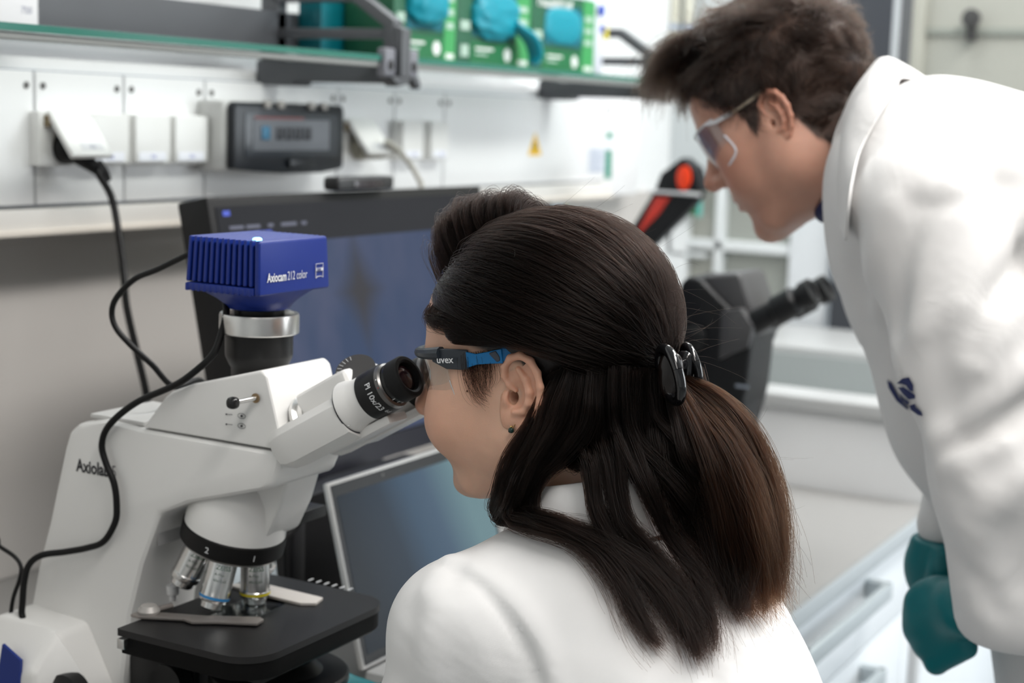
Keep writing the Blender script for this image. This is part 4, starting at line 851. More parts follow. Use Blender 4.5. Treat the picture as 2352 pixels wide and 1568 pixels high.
# head in its own frame: origin between the ear canals, +y forward, +z up, metres at male size
def head_field(P, male, neck_to, neck_r):
    Q = P.copy(); Q[..., 0] = np.abs(Q[..., 0])            # both sides alike
    if not male: Q[..., 2] = np.where(Q[..., 2] < -.02, -.02+(Q[..., 2]+.02)*1.17, Q[..., 2])
    jw = 1.0 if male else .93
    d = ell(Q, (0, -.010, .052), (.0755, .098, .083))
    d = smin(d, ell(Q, (0, .034, .050), (.061, .064, .062)), .03)
    d = smin(d, ell(Q, (0, .042, -.010), (.060, .052, .070)), .03)
    d = smin(d, ell(Q, (.040, .050, .000), (.029, .034, .028)), .02)                                # cheekbone
    d = smin(d, ell(Q, (.036, .052, -.034), (.028, .034, .034) if male else (.032, .038, .036)), .02)   # cheek
    if not male: d = smin(d, ell(Q, (.038, .066, -.022), (.026, .027, .027)), .02)       # smiling cheek
    d = smin(d, rc(Q, (.050*jw, .008, -.048), (.030*jw, .060, -.086), .017, .016), .024)             # jaw
    d = smin(d, rc(Q, (.056*jw, .004, -.005), (.050*jw, .008, -.050), .015, .017), .024)
    d = smin(d, ell(Q, (0, .066, -.045), (.034, .034, .042)), .022)
    d = smin(d, ell(Q, (0, .078, -.092), (.024, .0205, .0175) if male else (.020, .019, .016)), .018)  # chin
    d = smin(d, ell(Q, (0, .040, -.085), (.034, .040, .018)), .022)                                  # under the jaw
    d = smin(d, rc(Q, (.006, .092, .036), (.042, .078, .036), .010 if male else .007, .009), .014)   # brow
    d = smax(d, -ell(Q, (.031, .108, .016), (.018, .020, .012)), .014)                              # eye socket
    d = smin(d, ell(Q, (.031, .0795, .017), (.0145, .0125, .0125)), .004)                            # lids over the eyeball
    d = smin(d, rc(Q, (0, .093, .026), (0, .116, -.010), .0085, .0100), .012)                        # nose
    d = smin(d, ell(Q, (0, .117, -.013), (.0115, .0105, .0095)), .008)
    d = smin(d, ell(Q, (.0115, .104, -.017), (.008, .011, .0085)), .006)
    d = smax(d, -ell(Q, (.0065, .108, -.025), (.0042, .006, .005)), .003)                           # nostril
    up = rc(Q, (0, .1005, -.0425), (.022, .089, -.0490), .0058, .0028); lo_ = rc(Q, (0, .0985, -.0555), (.019, .089, -.0505), .0066, .0030)
    d = smin(d, up, .006); d = smin(d, lo_, .006)
    d = smax(d, -rc(Q, (0, .1075, -.0490), (.023, .0925, -.0495), .0028, .0012), .003)             # between the lips
    d = smax(d, -ell(Q, (0, .108, -.0705), (.020, .013, .006)), .012)                               # under the lip
    d = smax(d, -ell(Q, (.070, -.001, -.003), (.022, .0038, .0062)), .002)                          # ear canal
    N = rc(P, (0, -.018, -.045), neck_to, neck_r, neck_r*1.08)
    d = smin(d, N, .035)
    return d
def ear_field(E):        # millimetres: a forward, b up, c outward
    a, b, c = E[..., 0], E[..., 1], E[..., 2]
    d = ell(E, (-6, 3, -1.5), (17, 28, 3.4))
    d = smin(d, ell(E, (1, -22, -.6), (9.5, 9, 3.6)), 5)
    d = smax(d, -ell(E, (-3, 0, 4.5), (9.5, 13, 7)), 3)                 # concha
    d = smax(d, -ell(E, (-5, 21, 3.6), (8, 6, 4)), 3)                   # fossa
    hx = [(1, 3, 0), (6, 8, 1.4), (9.5, 15, 2), (9, 23, 2.6), (3, 30, 3), (-6, 32.5, 3), (-15, 28.5, 3), (-21, 19, 3), (-23.5, 8, 3), (-22.5, -4, 2.4), (-18, -15, 1.4), (-11, -23, .4), (-3, -28, -.4)]
    rs = [2.0, 2.3, 2.6, 3.0, 3.2, 3.2, 3.2, 3.1, 3.0, 2.8, 2.7, 2.7, 2.8]
    d = smin(d, chain(E, hx, rs, 2), 2.2)
    d = smin(d, chain(E, [(-3, 21, 1.6), (-10, 13, 2.6), (-13, 3, 3), (-12, -6, 2.8), (-7, -13, 2.4), (0, -14, 2.2)], [2.2, 2.8, 3.0, 3.0, 2.9, 2.8], 2), 2.6)
    d = smin(d, ell(E, (8.5, -3.5, 1.5), (3.6, 6, 3.2)), 3)             # tragus
    d = smin(d, ell(E, (11, -14, -1), (5, 16, 3)), 4)                  # root towards the cheek
    d = smax(d, -ell(E, (3.2, -2.5, -1), (3.6, 6.0, 7)), 1.6)           # canal
    return d
_EAR = nets(ear_field, (-30, -36, -9), (20, 40, 11), 1.05)
_EAR = (relax(_EAR[0], _EAR[1], 1, .4), _EAR[1])
class Head:
    def __init__(s, o, pitch, scale, male, neck_world, neck_r, yaw=0):
        s.flare = 10 if male else 3; s.o = np.array(o, float); s.k = scale; s.male = male
        cp, sp = math.cos(pitch), math.sin(pitch)
        s.R = np.array([[1, 0, 0], [0, cp, sp], [0, -sp, cp]])         # local -> world
        cy, sy = math.cos(yaw), math.sin(yaw); s.R = np.array([[cy, -sy, 0], [sy, cy, 0], [0, 0, 1]]) @ s.R
        s.nt = s.loc(np.array(neck_world)); s.nr = neck_r/scale
    def world(s, p): return s.o+(np.asarray(p, float) @ s.R.T)*s.k
    def loc(s, p): return ((np.asarray(p, float)-s.o) @ s.R)/s.k
    def f(s, P): return head_field(((P-s.o.astype(np.float32)) @ s.R.astype(np.float32)/s.k).astype(np.float32), s.male, s.nt, s.nr)*s.k
    def ear(s, side, size):
        ca, sa = math.cos(math.radians(s.flare)), math.sin(math.radians(s.flare)); fa = np.array((-side*sa, ca, 0)); fc = np.array((side*ca, sa, 0)); fb = np.array((0, -.10, .995)); fa = fa-fb*(fa @ fb)
        base = np.array((side*.0705, -.004, 0))
        v = base+(_EAR[0][:, :1]*fa+_EAR[0][:, 1:2]*fb+_EAR[0][:, 2:]*fc)*.001*size
        return v, _EAR[1][:, ::-1] if side > 0 else _EAR[1]
    def mesh(s, h=.0018):
        lo = np.array((-.088, -.125, -.13)); hi = np.array((.088, .135, .15))
        nt = np.array(s.nt); lo = np.minimum(lo, nt-s.nr-.01); hi = np.maximum(hi, nt+s.nr)
        v, f = nets(lambda P: head_field(P, s.male, s.nt, s.nr), lo, hi, h)
        v = relax(v, f, 1, .35); vs, fs = [v], [f]; n = len(v)
        for sd in (-1, 1):
            e = s.ear(sd, .96 if s.male else 1.0); vs.append(e[0]); fs.append(e[1]+n); n += len(e[0])
        return np.concatenate(vs), np.concatenate(fs), len(v)
def skin_cols(v, base, nhead, male, hair, lip=(.42, .14, .12)):
    x, y, z = np.abs(v[:, 0]), v[:, 1], v[:, 2]; c = np.tile(np.array(base, float), (len(v), 1))
    if not male: z = np.where(z < -.02, -.02+(z+.02)*1.17, z)
    def blend(w, col): 
        w = np.clip(w, 0, 1)[:, None]; c[:] = c*(1-w)+np.array(col)*w
    g = lambda cx, cy, cz, r: np.exp(-(((x-cx)**2+(y-cy)**2+(z-cz)**2)/r**2))
    red = (base[0]*1.0, base[1]*.72, base[2]*.66)
    blend(.55*g(.045, .07, -.02, .03), red); blend(.7*g(0, .117, -.013, .018), red)
    ly = np.exp(-(((x/.021)**2+((z+.0495)/.0085)**2)**2))*(y > .085); blend(ly, lip)
    if male:
        st = np.exp(-(((x-.0)/.06)**2+((y-.06)/.05)**2+((z+.075)/.035)**2)); blend(.38*st, (base[0]*.62, base[1]*.62, base[2]*.62))
    br = np.exp(-(((x-.027)/.019)**4+((z-.036-.1*(x-.02))/.0045)**2))*(y > .06); blend(.85*br, hair)
    if nhead < len(v):
        em = np.zeros(len(v)); em[nhead:] = 1; blend(.35*em, (base[0]*1.0, base[1]*.70, base[2]*.62))
    return c
def strands_obj(name, S, mat, parent, r0=.00013, r1=.00005, **kw):
    """S: strands x points x 3, world"""
    n, m = S.shape[:2]; off = np.array(wloc(parent) if parent else (0, 0, 0))
    cu = bpy.data.hair_curves.new(name); cu.add_curves([m]*n)
    cu.attributes['position'].data.foreach_set('vector', (S-off).astype(np.float32).ravel())
    ra = cu.attributes.get('radius') or cu.attributes.new('radius', 'FLOAT', 'POINT')
    ra.data.foreach_set('value', np.tile(np.linspace(r0, r1, m), n).astype(np.float32))
    cu.materials.append(mat); o = bpy.data.objects.new(name, cu); COLL.objects.link(o); o.parent = parent
    return tag(o, **kw)
def hair_mat(name, col, rough=.28, rr=.32, tip=None):
    m = bpy.data.materials.new(name); m.use_nodes = True; nt = m.node_tree; nt.nodes.remove(nt.nodes['Principled BSDF'])
    h = nt.nodes.new('ShaderNodeBsdfHairPrincipled'); h.parametrization = 'COLOR'; h.inputs['Color'].default_value = (*col, 1)
    h.inputs['IOR'].default_value = 1.24; h.inputs['Roughness'].default_value = rough; h.inputs['Radial Roughness'].default_value = rr
    ci = nt.nodes.new('ShaderNodeHairInfo'); mx = nt.nodes.new('ShaderNodeMix'); mx.data_type = 'RGBA'
    rp = nt.nodes.new('ShaderNodeMath'); rp.operation = 'MULTIPLY'; nt.links.new(ci.outputs['Random'], rp.inputs[0]); 
    pw = nt.nodes.new('ShaderNodeMath'); pw.operation = 'ADD'; nt.links.new(rp.outputs[0], pw.inputs[0])
    ip = nt.nodes.new('ShaderNodeMath'); ip.operation = 'MULTIPLY'; nt.links.new(ci.outputs['Intercept'], ip.inputs[0]); ip.inputs[1].default_value = .5; nt.links.new(ip.outputs[0], pw.inputs[1]); rp.inputs[1].default_value = .5
    nt.links.new(pw.outputs[0], mx.inputs[0]); mx.inputs[6].default_value = (*col, 1); mx.inputs[7].default_value = (*(tip or col), 1); nt.links.new(mx.outputs[2], h.inputs['Color'])
    nt.links.new(h.outputs[0], nt.nodes['Material Output'].inputs[0]); return m
def clump(guide, n, spread, seed, wav=.0015, m=26, jit=.06, tipfray=.004, sub=0):
    """n hairs round a guide polyline; spread = radius along it"""
    rnd = np.random.RandomState(seed); Gd = catmull(guide, 10); s = np.concatenate([[0], np.cumsum(np.linalg.norm(np.diff(Gd, axis=0), axis=1))]); s /= s[-1]
    end = 1-jit*rnd.rand(n)**1.5*3; st = jit*.3*rnd.rand(n)
    tt = st[:, None]+(end-st)[:, None]*np.linspace(0, 1, m)[None]
    C = np.stack([np.interp(tt, s, Gd[:, k]) for k in range(3)], -1)
    T = np.gradient(Gd, axis=0); T /= np.linalg.norm(T, axis=1)[:, None]+1e-9
    Tt = np.stack([np.interp(tt, s, T[:, k]) for k in range(3)], -1)
    off = rnd.normal(size=(n, 3)); off /= np.linalg.norm(off, axis=1)[:, None]; off *= (rnd.rand(n)**.6)[:, None]
    if sub:
        ce = rnd.normal(size=(sub, 3)); ce /= np.linalg.norm(ce, axis=1)[:, None]; ce *= (rnd.rand(sub)**.5)[:, None]; off = ce[rnd.randint(sub, size=n)]*.85+off*.30
    O = off[:, None]-Tt*(off[:, None]*Tt).sum(-1)[..., None]
    rad = np.interp(tt, np.linspace(0, 1, len(spread)), spread)
    C = C+O*rad[..., None]
    ph = rnd.rand(n, 3)*6.28; fr = 4+6*rnd.rand(n, 3)
    C = C+wav*rnd.rand(n)[:, None, None]*np.sin(tt[..., None]*fr[:, None]+ph[:, None])*tt[..., None]
    fray = rnd.normal(size=(n, 3))*tipfray*(rnd.rand(n)**3)[:, None]*2
    return C+fray[:, None]*(tt**2)[..., None]
def glasses(H, name, label, frame_m, arm_m, lens_m, grp=None, k=1.0, textm=None, tipm=None, fat=1.0, rim=None, rr=1.0):
    t = thing(name, H.world((0, .09, .02)), label, 'safety glasses')
    W = H.world
    def fr(u): return (.0715*math.sin(u)*k, .050+.056*math.cos(u), 0)     # front arc, u = angle from straight ahead
    for sd in (-1, 1):
        rows = []
        for j in range(9):
            zz = .036-.054*j/8; rw = []
            for i in range(15):
                u = .06+1.42*i/14; kz = 1-.10*(j/8)**2
                lo = -.006*(1-abs(2*i/14-1)**2.2)*0
                cut = .012*max(0, (i-10)/4)*(j/8)+ .010*max(0, (2-i)/2)*(j/8)
                p = fr(u); rw.append(W((sd*p[0], p[1]*kz+.001, zz+lo+cut)))
            rows.append(rw)
        part('lens', thick(rows, .0012*sd), lens_m, t)
        if rim: part('lens_rim', tube([rows[0][0], rows[4][0], rows[8][0], rows[8][3], rows[8][7], rows[8][11], rows[8][14], rows[4][14]], [.0026*rr, .0022*rr, .0016*rr, .0012*rr], 8, 4), rim, t)
        # brow bar and arm
        part('brow_bar', tube([W((sd*fr(u)[0], fr(u)[1]+.0015, .0375)) for u in np.linspace(.05, 1.42, 10)], [.0022*fat, .0026*fat, .0032*fat, .004*fat], 10, 4), frame_m, t)
        hx, hy = fr(1.40)[0], fr(1.40)[1]
        rows = []; 
        P_ = [(hx*sd, hy+.010, .036, .0035), (sd*(hx+.003), hy-.004, .033, .0062), (sd*(hx+.005), hy-.020, .0315, .0062), (sd*(hx+.0055), hy-.026, .0313, .0058)]
        def ribbon(pts, th):
            g = [[W((x, y, z+h*fat)) for (x, y, z, h) in pts], [W((x, y, z-h*fat)) for (x, y, z, h) in pts]]
            return bevel(thick(g, th), .0006, 1)
        fa = part('arm_front', ribbon(P_, .0028*sd), frame_m, t)
        A_ = [(sd*(hx+.0058), hy-.025, .0313, .0048), (sd*(hx+.0062), hy-.034, .0312, .0032), (sd*(hx+.0066), hy-.045, .0318, .0036), (sd*(hx+.0068), hy-.058, .0325, .0044), (sd*.0755, .002, .0335, .0042), (sd*.0725, -.012, .0345, .0036), (sd*.070, -.03, .030, .003)]
        ar = part('arm', ribbon(A_, .0024*sd), arm_m, t)
        if tipm:
            part('stripe', ribbon([(sd*(hx+.0072+.0004), hy-.047, .0352, .0004), (sd*(hx+.0074), hy-.053, .0325, .0034), (sd*(hx+.0074), hy-.056, .0305, .0012)], .0026*sd), tipm, ar)
        if textm and sd < 0:
            o_ = W((-(hx+.0062), hy+.001, .0305)); u_ = W((-(hx+.0062), hy-.01, .030))-o_; v_ = W((-(hx+.0062), hy+.001, .05))-o_
            part('lettering', text('uvex', .0075, o_+np.array((-.0012, 0, 0)), u_, v_, .00012, ext=.0006, sx=1.0), textm, fa)
    part('nose_bridge', tube([W((-.006, .1055, .032)), W((0, .1065, .034)), W((.006, .1055, .032))], .0028, 10, 4), frame_m, t)
    return t
def collar(name, rows, mat, parent, th=.0022):
    """rows: list of cross-section polylines round the neck"""
    R = [catmull(r, 4) for r in rows]; R = np.array(R); A = np.stack([catmull(R[:, j], 5) for j in range(R.shape[1])], 1)
    return part(name, thick(A, th), mat, parent, sharp=1.2)
def hand_finger(P, pts, r): return chain(P, pts, r, .003)
# ------------------------------------------------------------------ seated woman
def coat_mat(name, col, weave):
    m = M(name, col, .75, spec=.25, sheen=.15); nt = m.node_tree; b = nt.nodes['Principled BSDF']
    tc = nt.nodes.new('ShaderNodeTexCoord')
    wv = nt.nodes.new('ShaderNodeTexWave'); wv.inputs['Scale'].default_value = weave; wv.bands_direction = 'DIAGONAL'; nt.links.new(tc.outputs['Object'], wv.inputs[0])
    n = nt.nodes.new('ShaderNodeTexNoise'); n.inputs['Scale'].default_value = 9; n.inputs['Detail'].default_value = 3; n.inputs['Distortion'].default_value = .8; nt.links.new(tc.outputs['Object'], n.inputs[0])
    b1 = nt.nodes.new('ShaderNodeBump'); b1.inputs['Strength'].default_value = .10; b1.inputs['Distance'].default_value = .0005; nt.links.new(wv.outputs['Fac'], b1.inputs['Height'])
    b2 = nt.nodes.new('ShaderNodeBump'); b2.inputs['Strength'].default_value = .35; b2.inputs['Distance'].default_value = .012; nt.links.new(n.outputs['Fac'], b2.inputs['Height']); nt.links.new(b1.outputs[0], b2.inputs['Normal'])
    nt.links.new(b2.outputs[0], b.inputs['Normal']); return m
coatw = coat_mat('coat_cotton', (.82, .82, .815), 700)
WX = 1.087
WH = Head((WX, .576, 1.140), math.radians(9), .945, False, (WX, .482, 1.00), .049, math.radians(4))
LS, RS = (.982, .592, .960), (1.232, .478, .972)
def coat_w_torso(P):
    d = ell(P, (1.088, .488, .870), (.138, .100, .150))
    d = smin(d, ell(P, (1.095, .448, .870), (.122, .076, .140)), .05)
    d = smin(d, rc(P, (1.085, .460, .82), (1.09, .44, .55), .128, .135), .10)
    d = smin(d, chain(P, [LS, (1.06, .53, .975), (1.12, .505, .975), RS], [.046, .056, .056, .046], .04), .05)
    d = smin(d, rc(P, (1.07, .508, 1.000), (.995, .572, .965), .048, .044), .05)
    d = smin(d, rc(P, (1.105, .49, 1.000), (1.175, .495, .965), .048, .043), .05)
    return d
def coat_w_armL(P):
    return chain(P, [(.986, .590, .956), (.978, .600, .87), (.972, .616, .78), (.990, .735, .785)], [.050, .051, .048, .040], .03)
def coat_w_armR(P):
    return chain(P, [(1.226, .480, .966), (1.215, .500, .87), (1.20, .54, .78), (1.185, .71, .785)], [.054, .055, .050, .040], .03)
FOLD_W = []
def coat_w_base(P):
    d = coat_w_torso(P); d = smin(d, coat_w_armL(P), .020); d = smin(d, coat_w_armR(P), .022); return d
def add_fold(lst, base, pts, amp, width):
    h = [hit(base, *p) for p in pts]; h = [q for q in h if q is not None]
    if len(h) > 1: lst.append((catmull(h, 4).astype(np.float32), amp, width))
def folded(P, d, folds):
    near = np.abs(d) < .05
    if near.any():
        Q = P[near]; e = np.zeros(len(Q), np.float32)
        for pl, amp, w in folds:
            lo = pl.min(0)-3*w; hi = pl.max(0)+3*w; k = ((Q > lo) & (Q < hi)).all(1)
            if not k.any(): continue
            D = np.full(k.sum(), 9., np.float32)
            for i in range(len(pl)-1): D = np.minimum(D, rc(Q[k], pl[i], pl[i+1], 0, 0))
            e[k] += amp*np.exp(-(D/w)**2)
        d = d.copy(); d[near] -= e
    return d
for pts, amp, wd in (
    ([(1010, 1300), (1080, 1330), (1150, 1400), (1205, 1480), (1240, 1565)], -.0045, .006),
    ([(1040, 1300), (1110, 1330), (1185, 1400), (1240, 1480), (1275, 1565)], .004, .012),
    ([(1030, 1285), (1005, 1310), (985, 1350)], .004, .010), ([(1055, 1300), (1040, 1330)], -.004, .007),
    ([(1000, 1400), (985, 1480), (990, 1560)], .004, .016), ([(1080, 1420), (1110, 1500), (1120, 1565)], .0035, .018), ([(950, 1420), (930, 1500), (920, 1565)], -.003, .012),
    ([(1330, 1300), (1350, 1400), (1330, 1500)], .003, .020), ([(1420, 1420), (1440, 1560)], .003, .016), ([(1700, 1460), (1740, 1565)], .004, .012), ([(1800, 1400), (1790, 1500)], .003, .014), ([(1600, 1500), (1640, 1565)], -.003, .010)):
    add_fold(FOLD_W, coat_w_base, pts, amp, wd)
def coat_w(P):
    d = folded(P, coat_w_base(P), FOLD_W)
    neck = rc(P, (WX, .527, 1.08), (WX, .488, 1.00), .056, .054)      # opening for the neck
    return smax(d, -neck, .008)
wm = thing('person', (1.09, .33, 0), 'dark-haired person in white lab coat looking into the microscope', 'person')
hv, hf, nh = WH.mesh()
wc = skin_cols(hv, (.74, .455, .325), nh, False, (.02, .012, .01), (.40, .12, .11))
# dark roots where the hair grows
x_, y_, z_ = hv[:, 0], hv[:, 1], hv[:, 2]
line = np.interp(y_, [-.12, -.06, -.03, -.012, .02, .05, .075, .09], [-.05, -.045, -.02, .022, .034, .048, .072, .088])
sc = np.clip((z_-line)/.006, 0, 1); sc[nh:] = 0; wc = wc*(1-sc[:, None])+np.array((.006, .004, .0035))*sc[:, None]
bv, bf = nets(lambda P: np.minimum(coat_w_base(P)+.016, 9), (.83, .18, .40), (1.38, .80, 1.06), .012)
lv_, lf = nets(lambda P: smin(chain(P, [(1.16, .30, .50), (1.18, .66, .46), (1.18, .62, .04)], [.085, .065, .045], .03), chain(P, [(1.02, .30, .50), (.98, .66, .46), (.98, .62, .04)], [.085, .065, .045], .03), .03), (.84, .18, -.02), (1.32, .78, .62), .014)
V = np.concatenate([WH.world(hv), bv, lv_]); Fa = np.concatenate([hf, bf+len(hv), lf+len(hv)+len(bv)])
CC = np.concatenate([wc, np.tile((.74, .455, .325), (len(bv), 1)), np.tile((.05, .06, .09), (len(lv_), 1))])
organic('body', V, Fa, skinm, wm, CC, label='person with light skin, face towards the eyepieces')
cv, cf = nets(coat_w, (.82, .16, .42), (1.40, .83, 1.10), .0037)
coat = organic('lab_coat', relax(cv, cf, 1, .3), cf, coatw, wm, label='white cotton lab coat')
# turned-down collar
rows = []
for a in np.linspace(-150, 150, 15):
    th = math.radians(a); s, c_ = math.sin(th), math.cos(th)       # 0 = nape
    bx, by, bz = WX+.063*s, .522-.064*c_, 1.042+.004*c_-.012*(1-c_)
    k = .006+.010*abs(s)
    rows.append([(bx, by, bz), (bx-.003*s, by+.008+.004*c_, bz+.030), (bx+.001*s, by+.006, bz+.046), (bx+.009*s, by-.004*c_, bz+.036), (bx+.019*s, by-.016*c_+.002, bz+.0)])
collar('collar', rows, coatw, coat)
# eyes
for sd in (-1, 1):
    part('eye', blob(WH.world((sd*.031, .0800, .0165)), (.0118,)*3, 1, 0, 14), M('eye_white', (.75, .72, .70), .15), wm)
part('mole', blob(hit(WH.f, 1073, 898), (.0008, .0008, .0008), 1, 0, 6), M('mole_brown', (.16, .07, .04), .6), wm)
# teal glove on the focus knob
def gl_w(P):
    d = ell(P, (1.005, .772, .792), (.030, .045, .026))
    for i in range(4):
        d = smin(d, chain(P, [(.985+.014*i, .80, .800), (.990+.014*i, .835, .806-.002*i), (.998+.013*i, .845, .79)], [.0095, .0088, .008], .003), .008)
    d = smin(d, chain(P, [(1.02, .755, .80), (1.045, .775, .815), (1.055, .80, .818)], [.012, .0105, .009], .003), .010)
    return smin(d, rc(P, (.975, .71, .79), (1.0, .76, .79), .034, .032), .02)
gtl = M('glove_teal', (.0, .15, .17), .45, bump=.15, bscale=300)
v, f = nets(gl_w, (.92, .66, .73), (1.10, .88, .86), .004); organic('glove', v, f, gtl, wm, label='teal nitrile glove on the left hand')
v = v.copy(); v[:, 0] = 2*WX-v[:, 0]; organic('glove', v, f[:, ::-1], gtl, wm)
# ---- hair
hd = hair_mat('hair_dark', (.0048, .0026, .0019), .28, .35, (.0085, .0046, .0034)); hb = hair_mat('hair_backlit', (.0045, .0022, .0014), .30, .4, (.026, .0095, .0038))  # ponytail's reddish brown tips put backlight into the dark hair's colour
rnd = np.random.RandomState(11)
CC0 = np.array((0, -.010, .050)); CR = np.array((.0765, .0995, .0845)); clip_l = WH.loc(onx(1540, 858, WX))
def sweep(n, seed, m=28):
    """hair combed back over the skull to the clip"""
    r_ = np.random.RandomState(seed); d = r_.normal(size=(n*6, 3)); d /= np.linalg.norm(d, axis=1)[:, None]; p = CC0+d*CR
    ln = np.interp(p[:, 1], [-.11, -.085, -.03, -.015, .02, .045, .07, .085, .1], [.0, .008, .042, .058, .064, .066, .072, .084, .10])
    ok = p[:, 2] > ln; d = d[ok][:n]; n = len(d)
    dc = (clip_l-CC0)/CR; dc /= np.linalg.norm(dc)
    dcs = dc+r_.normal(size=(n, 3))*np.array((.10, .04, .07)); dcs /= np.linalg.norm(dcs, axis=1)[:, None]
    t = np.linspace(0, 1, m)[None, :, None]; om = np.arccos(np.clip((d*dcs).sum(1), -1, 1))[:, None, None]
    D = (np.sin((1-t)*om)*d[:, None]+np.sin(t*om)*dcs[:, None])/np.sin(om)
    sidey = np.abs(d[:, 0])[:, None, None]
    D[..., 2:3] += .05*np.sin(np.pi*t)*sidey*(om/2); D /= np.linalg.norm(D, axis=2)[..., None]
    top = np.clip(d[:, 2], 0, 1)[:, None]; lay = r_.rand(n)[:, None]**.7
    lift = (.003+.009*lay+.001*top)*np.minimum(1, t[..., 0]*6+.15)*(1-.15*t[..., 0])
    P = CC0+D*(CR+lift[..., None])
    P += .0009*np.sin(t*7*(1+r_.rand(n, 1, 3))+r_.rand(n, 1, 3)*6)
    # locks: neighbouring hairs gather
    key = np.floor(d*9); kk = (key @ np.array((1, 17, 301))); P += .0030*np.stack([np.sin(kk*1.3), np.sin(kk*2.1), np.sin(kk*.7)], -1)[:, None]*np.sin(np.pi*t)
    # keep the ear and the arm of the glasses clear
    z_ = P[..., 2]; y_ = P[..., 1]
    bad = ((y_ > -.030) & (y_ < .016) & (z_ < .034)) | ((y_ >= .016) & (y_ < .075) & (z_ < .0385)); P = P[~bad.any(1)]
    return WH.world(P)
A = sweep(13000, 1)
# front tuft: short fringe swept across the far side of the parting
G_ = []
def px(*pts): return [onx(a, b, X_) for a, b, X_ in pts]
tuft = []
for i in range(26):
    r_ = np.random.RandomState(100+i); q_ = i/25; yy = .086-.075*q_
    d0 = np.array((.06+.05*r_.rand(), (yy+.010)/CR[1], 0)); d0[2] = math.sqrt(max(.05, 1-d0[0]**2-d0[1]**2)); b0 = CC0+d0*CR
    fw_ = .020*(1-q_)**1.5; h_ = .046*(1-q_)**.8+.012+.006*r_.rand()
    pts = [b0, b0+np.array((.006, fw_*.7, h_*.75)), b0+np.array((.024+.01*r_.rand(), fw_+.004*r_.rand()-.004, h_*.9)), b0+np.array((.046, fw_*.7-.008, h_*.2-.006)), b0+np.array((.062+.006*r_.rand(), fw_*.2-.030, -.030-.01*r_.rand()))]
    tuft.append(clump([WH.world(p) for p in pts], 130, [.005, .012, .014, .013, .008], 200+i, .010, 22, .25, .008, 9))
tuft = np.concatenate(tuft)
# near-side temple wisps
def srf(p, off):
    q = WH.world(p)[None].astype(np.float32)
    for _ in range(4): q = q-grad(WH.f, q)*(WH.f(q)-off)[:, None]
    return q[0].astype(float)
wis = []
for i in range(14):
    r_ = np.random.RandomState(300+i); q_ = i/13
    b0 = srf((-.050-.012*q_, .074-.02*q_, .078-.012*q_), .001); 
    wis.append(clump([b0, srf((-.058-.010*q_, .078-.03*q_+.004*r_.rand(), .066), .004), WH.world((-.067-.006*q_, .062-.03*q_, .056+.008*r_.rand())), WH.world((-.080, .030-.02*q_, .052+.01*r_.rand()))], 46, [.005, .007, .006, .004], 320+i, .003, 20, .2, .002))
for i in range(11):       # hair in front of the ear
    q_ = i/10; wis.append(clump([WH.world((-.0725, .040-.028*q_, .038)), WH.world((-.0740, .039-.026*q_, .018)), WH.world((-.0725, .033-.016*q_, .000+.008*q_)), WH.world((-.0715, .023-.006*q_, -.008+.012*q_))], 26, [.004, .005, .006, .005], 350+i, .003, 20, .35, .001))
for i in range(14):       # side hair running back just above the arm of the glasses
    q_ = i/13; r_ = np.random.RandomState(380+i); zz = .043+.020*q_
    wis.append(clump([srf((-.062-.005*(1-q_), .062-.010*(1-q_)+.010*(r_.rand()-.5), zz+.006), .0005), srf((-.0725, .044, zz+.004), .0045), WH.world((-.0810, .018, zz+.002)), WH.world((-.0845, -.012, zz-.001)), WH.world((-.078, -.045, zz-.006)), WH.world((-.060, -.078, .030-.006*r_.rand()))], 110, [.002, .003, .0035, .004, .005, .004], 390+i, .002, 20, .05, .001))
wis = np.concatenate(wis)
